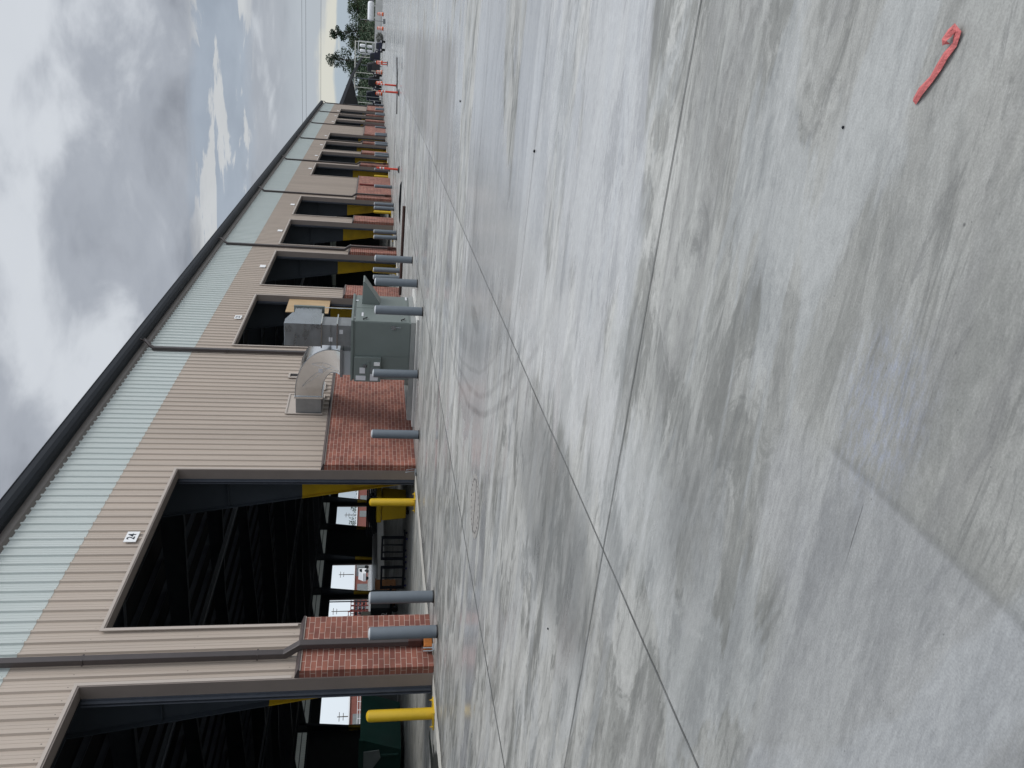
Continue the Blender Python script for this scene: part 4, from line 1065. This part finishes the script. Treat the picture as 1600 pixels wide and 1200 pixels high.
# ------------------------------------------------------------------ sky
SUN_EL, SUN_AZ = 48, 72          # degrees; azimuth clockwise from +Y
w = bpy.data.worlds.new('World'); S.world = w; w.use_nodes = True
nt = w.node_tree; N = nt.nodes; L = nt.links
for n_ in list(N): N.remove(n_)
out = N.new('ShaderNodeOutputWorld')
sky = N.new('ShaderNodeTexSky'); sky.sky_type = 'NISHITA'; sky.sun_disc = False
sky.sun_elevation = math.radians(SUN_EL); sky.sun_rotation = math.radians(SUN_AZ)
bgs = N.new('ShaderNodeBackground'); bgs.inputs[1].default_value = .09; L.new(sky.outputs[0], bgs.inputs[0])
tc = N.new('ShaderNodeTexCoord'); sp = N.new('ShaderNodeSeparateXYZ'); L.new(tc.outputs['Generated'], sp.inputs[0])
def mth(op, a, b_=None, c=None):
    n_ = N.new('ShaderNodeMath'); n_.operation = op
    for i, q in enumerate((a, b_, c)):
        if q is None: continue
        if isinstance(q, (int, float)): n_.inputs[i].default_value = q
        else: L.new(q, n_.inputs[i])
    return n_.outputs[0]
def rg(v, a, b_, lo, hi, sm=True):
    n_ = N.new('ShaderNodeMapRange'); n_.interpolation_type = 'SMOOTHSTEP' if sm else 'LINEAR'
    L.new(v, n_.inputs[0])
    for i, q in enumerate((a, b_, lo, hi)): n_.inputs[i+1].default_value = q
    return n_.outputs[0]
def nz(vec, scale, det=7, dist=0, rough=.55):
    n_ = N.new('ShaderNodeTexNoise'); n_.inputs['Scale'].default_value = scale; n_.inputs['Detail'].default_value = det
    n_.inputs['Distortion'].default_value = dist; n_.inputs['Roughness'].default_value = rough; L.new(vec, n_.inputs['Vector']); return n_.outputs['Fac']
def mixc(f, a, b_):
    n_ = N.new('ShaderNodeMix'); n_.data_type = 'RGBA'
    for sck, q in ((n_.inputs[0], f), (n_.inputs[6], a), (n_.inputs[7], b_)):
        if isinstance(q, (int, float)): sck.default_value = q
        elif isinstance(q, tuple): sck.default_value = (*q, 1)
        else: L.new(q, sck)
    return n_.outputs[2]
zc = mth('MAXIMUM', sp.outputs[2], 0.0)
den = mth('ADD', zc, .22)
cb = N.new('ShaderNodeCombineXYZ'); L.new(mth('DIVIDE', sp.outputs[0], den), cb.inputs[0]); L.new(mth('DIVIDE', sp.outputs[1], den), cb.inputs[1]); L.new(mth('MULTIPLY', zc, 1.5), cb.inputs[2])
V = cb.outputs[0]
n1 = nz(V, .85, 6, .25, .5); n2 = nz(V, 2.3, 7, .4, .55); n3 = nz(V, 6.5, 6, .3, .55)
dens = mth('ADD', mth('MULTIPLY', n1, .62), mth('MULTIPLY', n2, .38))
cl = mixc(rg(dens, .38, .50, 0, 1), (.225,.238,.27), (.385,.41,.455))
cl = mixc(rg(dens, .50, .585, 0, 1), cl, (.68,.71,.75))
cl = mixc(rg(n3, .35, .7, 0, .18), cl, (.6,.63,.68))
# clouds brighten towards the zenith, outside the photograph
up = mth('MULTIPLY', rg(zc, .6, .95, 1.0, 2.9), rg(sp.outputs[0], .15, .8, 1, 2.3))
vs = N.new('ShaderNodeVectorMath'); vs.operation = 'SCALE'; L.new(cl, vs.inputs[0]); L.new(up, vs.inputs['Scale'])
# low band: smooth grey blue, then cream cloud bank, pale blue under it
cb2 = N.new('ShaderNodeCombineXYZ'); L.new(mth('MULTIPLY', sp.outputs[0], 4.2), cb2.inputs[0]); L.new(mth('MULTIPLY', sp.outputs[1], 4.2), cb2.inputs[1]); L.new(mth('MULTIPLY', sp.outputs[2], 34), cb2.inputs[2])
n4 = nz(cb2.outputs[0], 1.6, 7, .5, .6)
z_w = mth('ADD', zc, mth('MULTIPLY', mth('SUBTRACT', n4, .5), .035))
z_w = mth('ADD', z_w, mth('MULTIPLY', mth('SUBTRACT', n2, .5), .03))
low = mixc(rg(z_w, .036, .044, 0, 1), (.41,.485,.56), (.69,.685,.62))
low = mixc(rg(z_w, .054, .066, 0, 1), low, (.46,.50,.55))
skyc = mixc(rg(zc, .075, .115, 0, 1), low, vs.outputs[0])
# broken band with blue gaps and bright cloud tufts
gap = mth('MULTIPLY', rg(z_w, .132, .15, 0, 1), rg(z_w, .205, .185, 0, 1))
tuft = rg(n4, .51, .57, 0, 1)
band = mixc(tuft, (.39,.455,.54), (.76,.77,.76))
skyc = mixc(mth('MULTIPLY', gap, .62), skyc, band)
side = mth('MULTIPLY', rg(mth('DIVIDE', sp.outputs[0], mth('SQRT', mth('MAXIMUM', mth('SUBTRACT', 1.0, mth('MULTIPLY', zc, zc)), .01))), -.5, -.62, 0, 1), rg(zc, .4, .2, 0, 1))
skyc = mixc(side, skyc, (.78,.86,.94))
bgc = N.new('ShaderNodeBackground'); bgc.inputs[1].default_value = 1.0; L.new(skyc, bgc.inputs[0])
mx = N.new('ShaderNodeMixShader'); mx.inputs[0].default_value = .92
L.new(bgs.outputs[0], mx.inputs[1]); L.new(bgc.outputs[0], mx.inputs[2]); L.new(mx.outputs[0], out.inputs[0])

sl = bpy.data.lights.new('sun', 'SUN'); sl.energy = 1.5; sl.angle = math.radians(20); sl.color = (1,.96,.9)
so = bpy.data.objects.new('sun', sl); COL.objects.link(so)
az, el = math.radians(SUN_AZ), math.radians(SUN_EL)
d = Vector((math.sin(az)*math.cos(el), math.cos(az)*math.cos(el), math.sin(el)))
so.rotation_euler = d.to_track_quat('Z', 'Y').to_euler(); so.location = d*80

# ------------------------------------------------------------------ camera (photo was taken on its side)
f = 1260.
yv = Vector((551,212,1260)).normalized(); zv = Vector((185,7000,-1260)); zv = (zv-yv*zv.dot(yv)).normalized(); xv = -yv.cross(zv)
Rt = Vector((xv[0],yv[0],zv[0])); Up = Vector((xv[1],yv[1],zv[1])); Fw = Vector((xv[2],yv[2],zv[2]))
cam = bpy.data.cameras.new('camera'); co = bpy.data.objects.new('camera', cam); COL.objects.link(co)
a, b_, c = -Up, Rt, -Fw
co.matrix_world = Matrix(((a.x,b_.x,c.x,0),(a.y,b_.y,c.y,0),(a.z,b_.z,c.z,1.355),(0,0,0,1)))
cam.sensor_width = 36; cam.lens = f/1600*36; cam.clip_end = 2000; cam.clip_start = .05
S.camera = co
S.render.engine = 'CYCLES'
S.view_settings.view_transform = 'Standard'; S.view_settings.look = 'None'; S.view_settings.gamma = 1; S.view_settings.exposure = 0
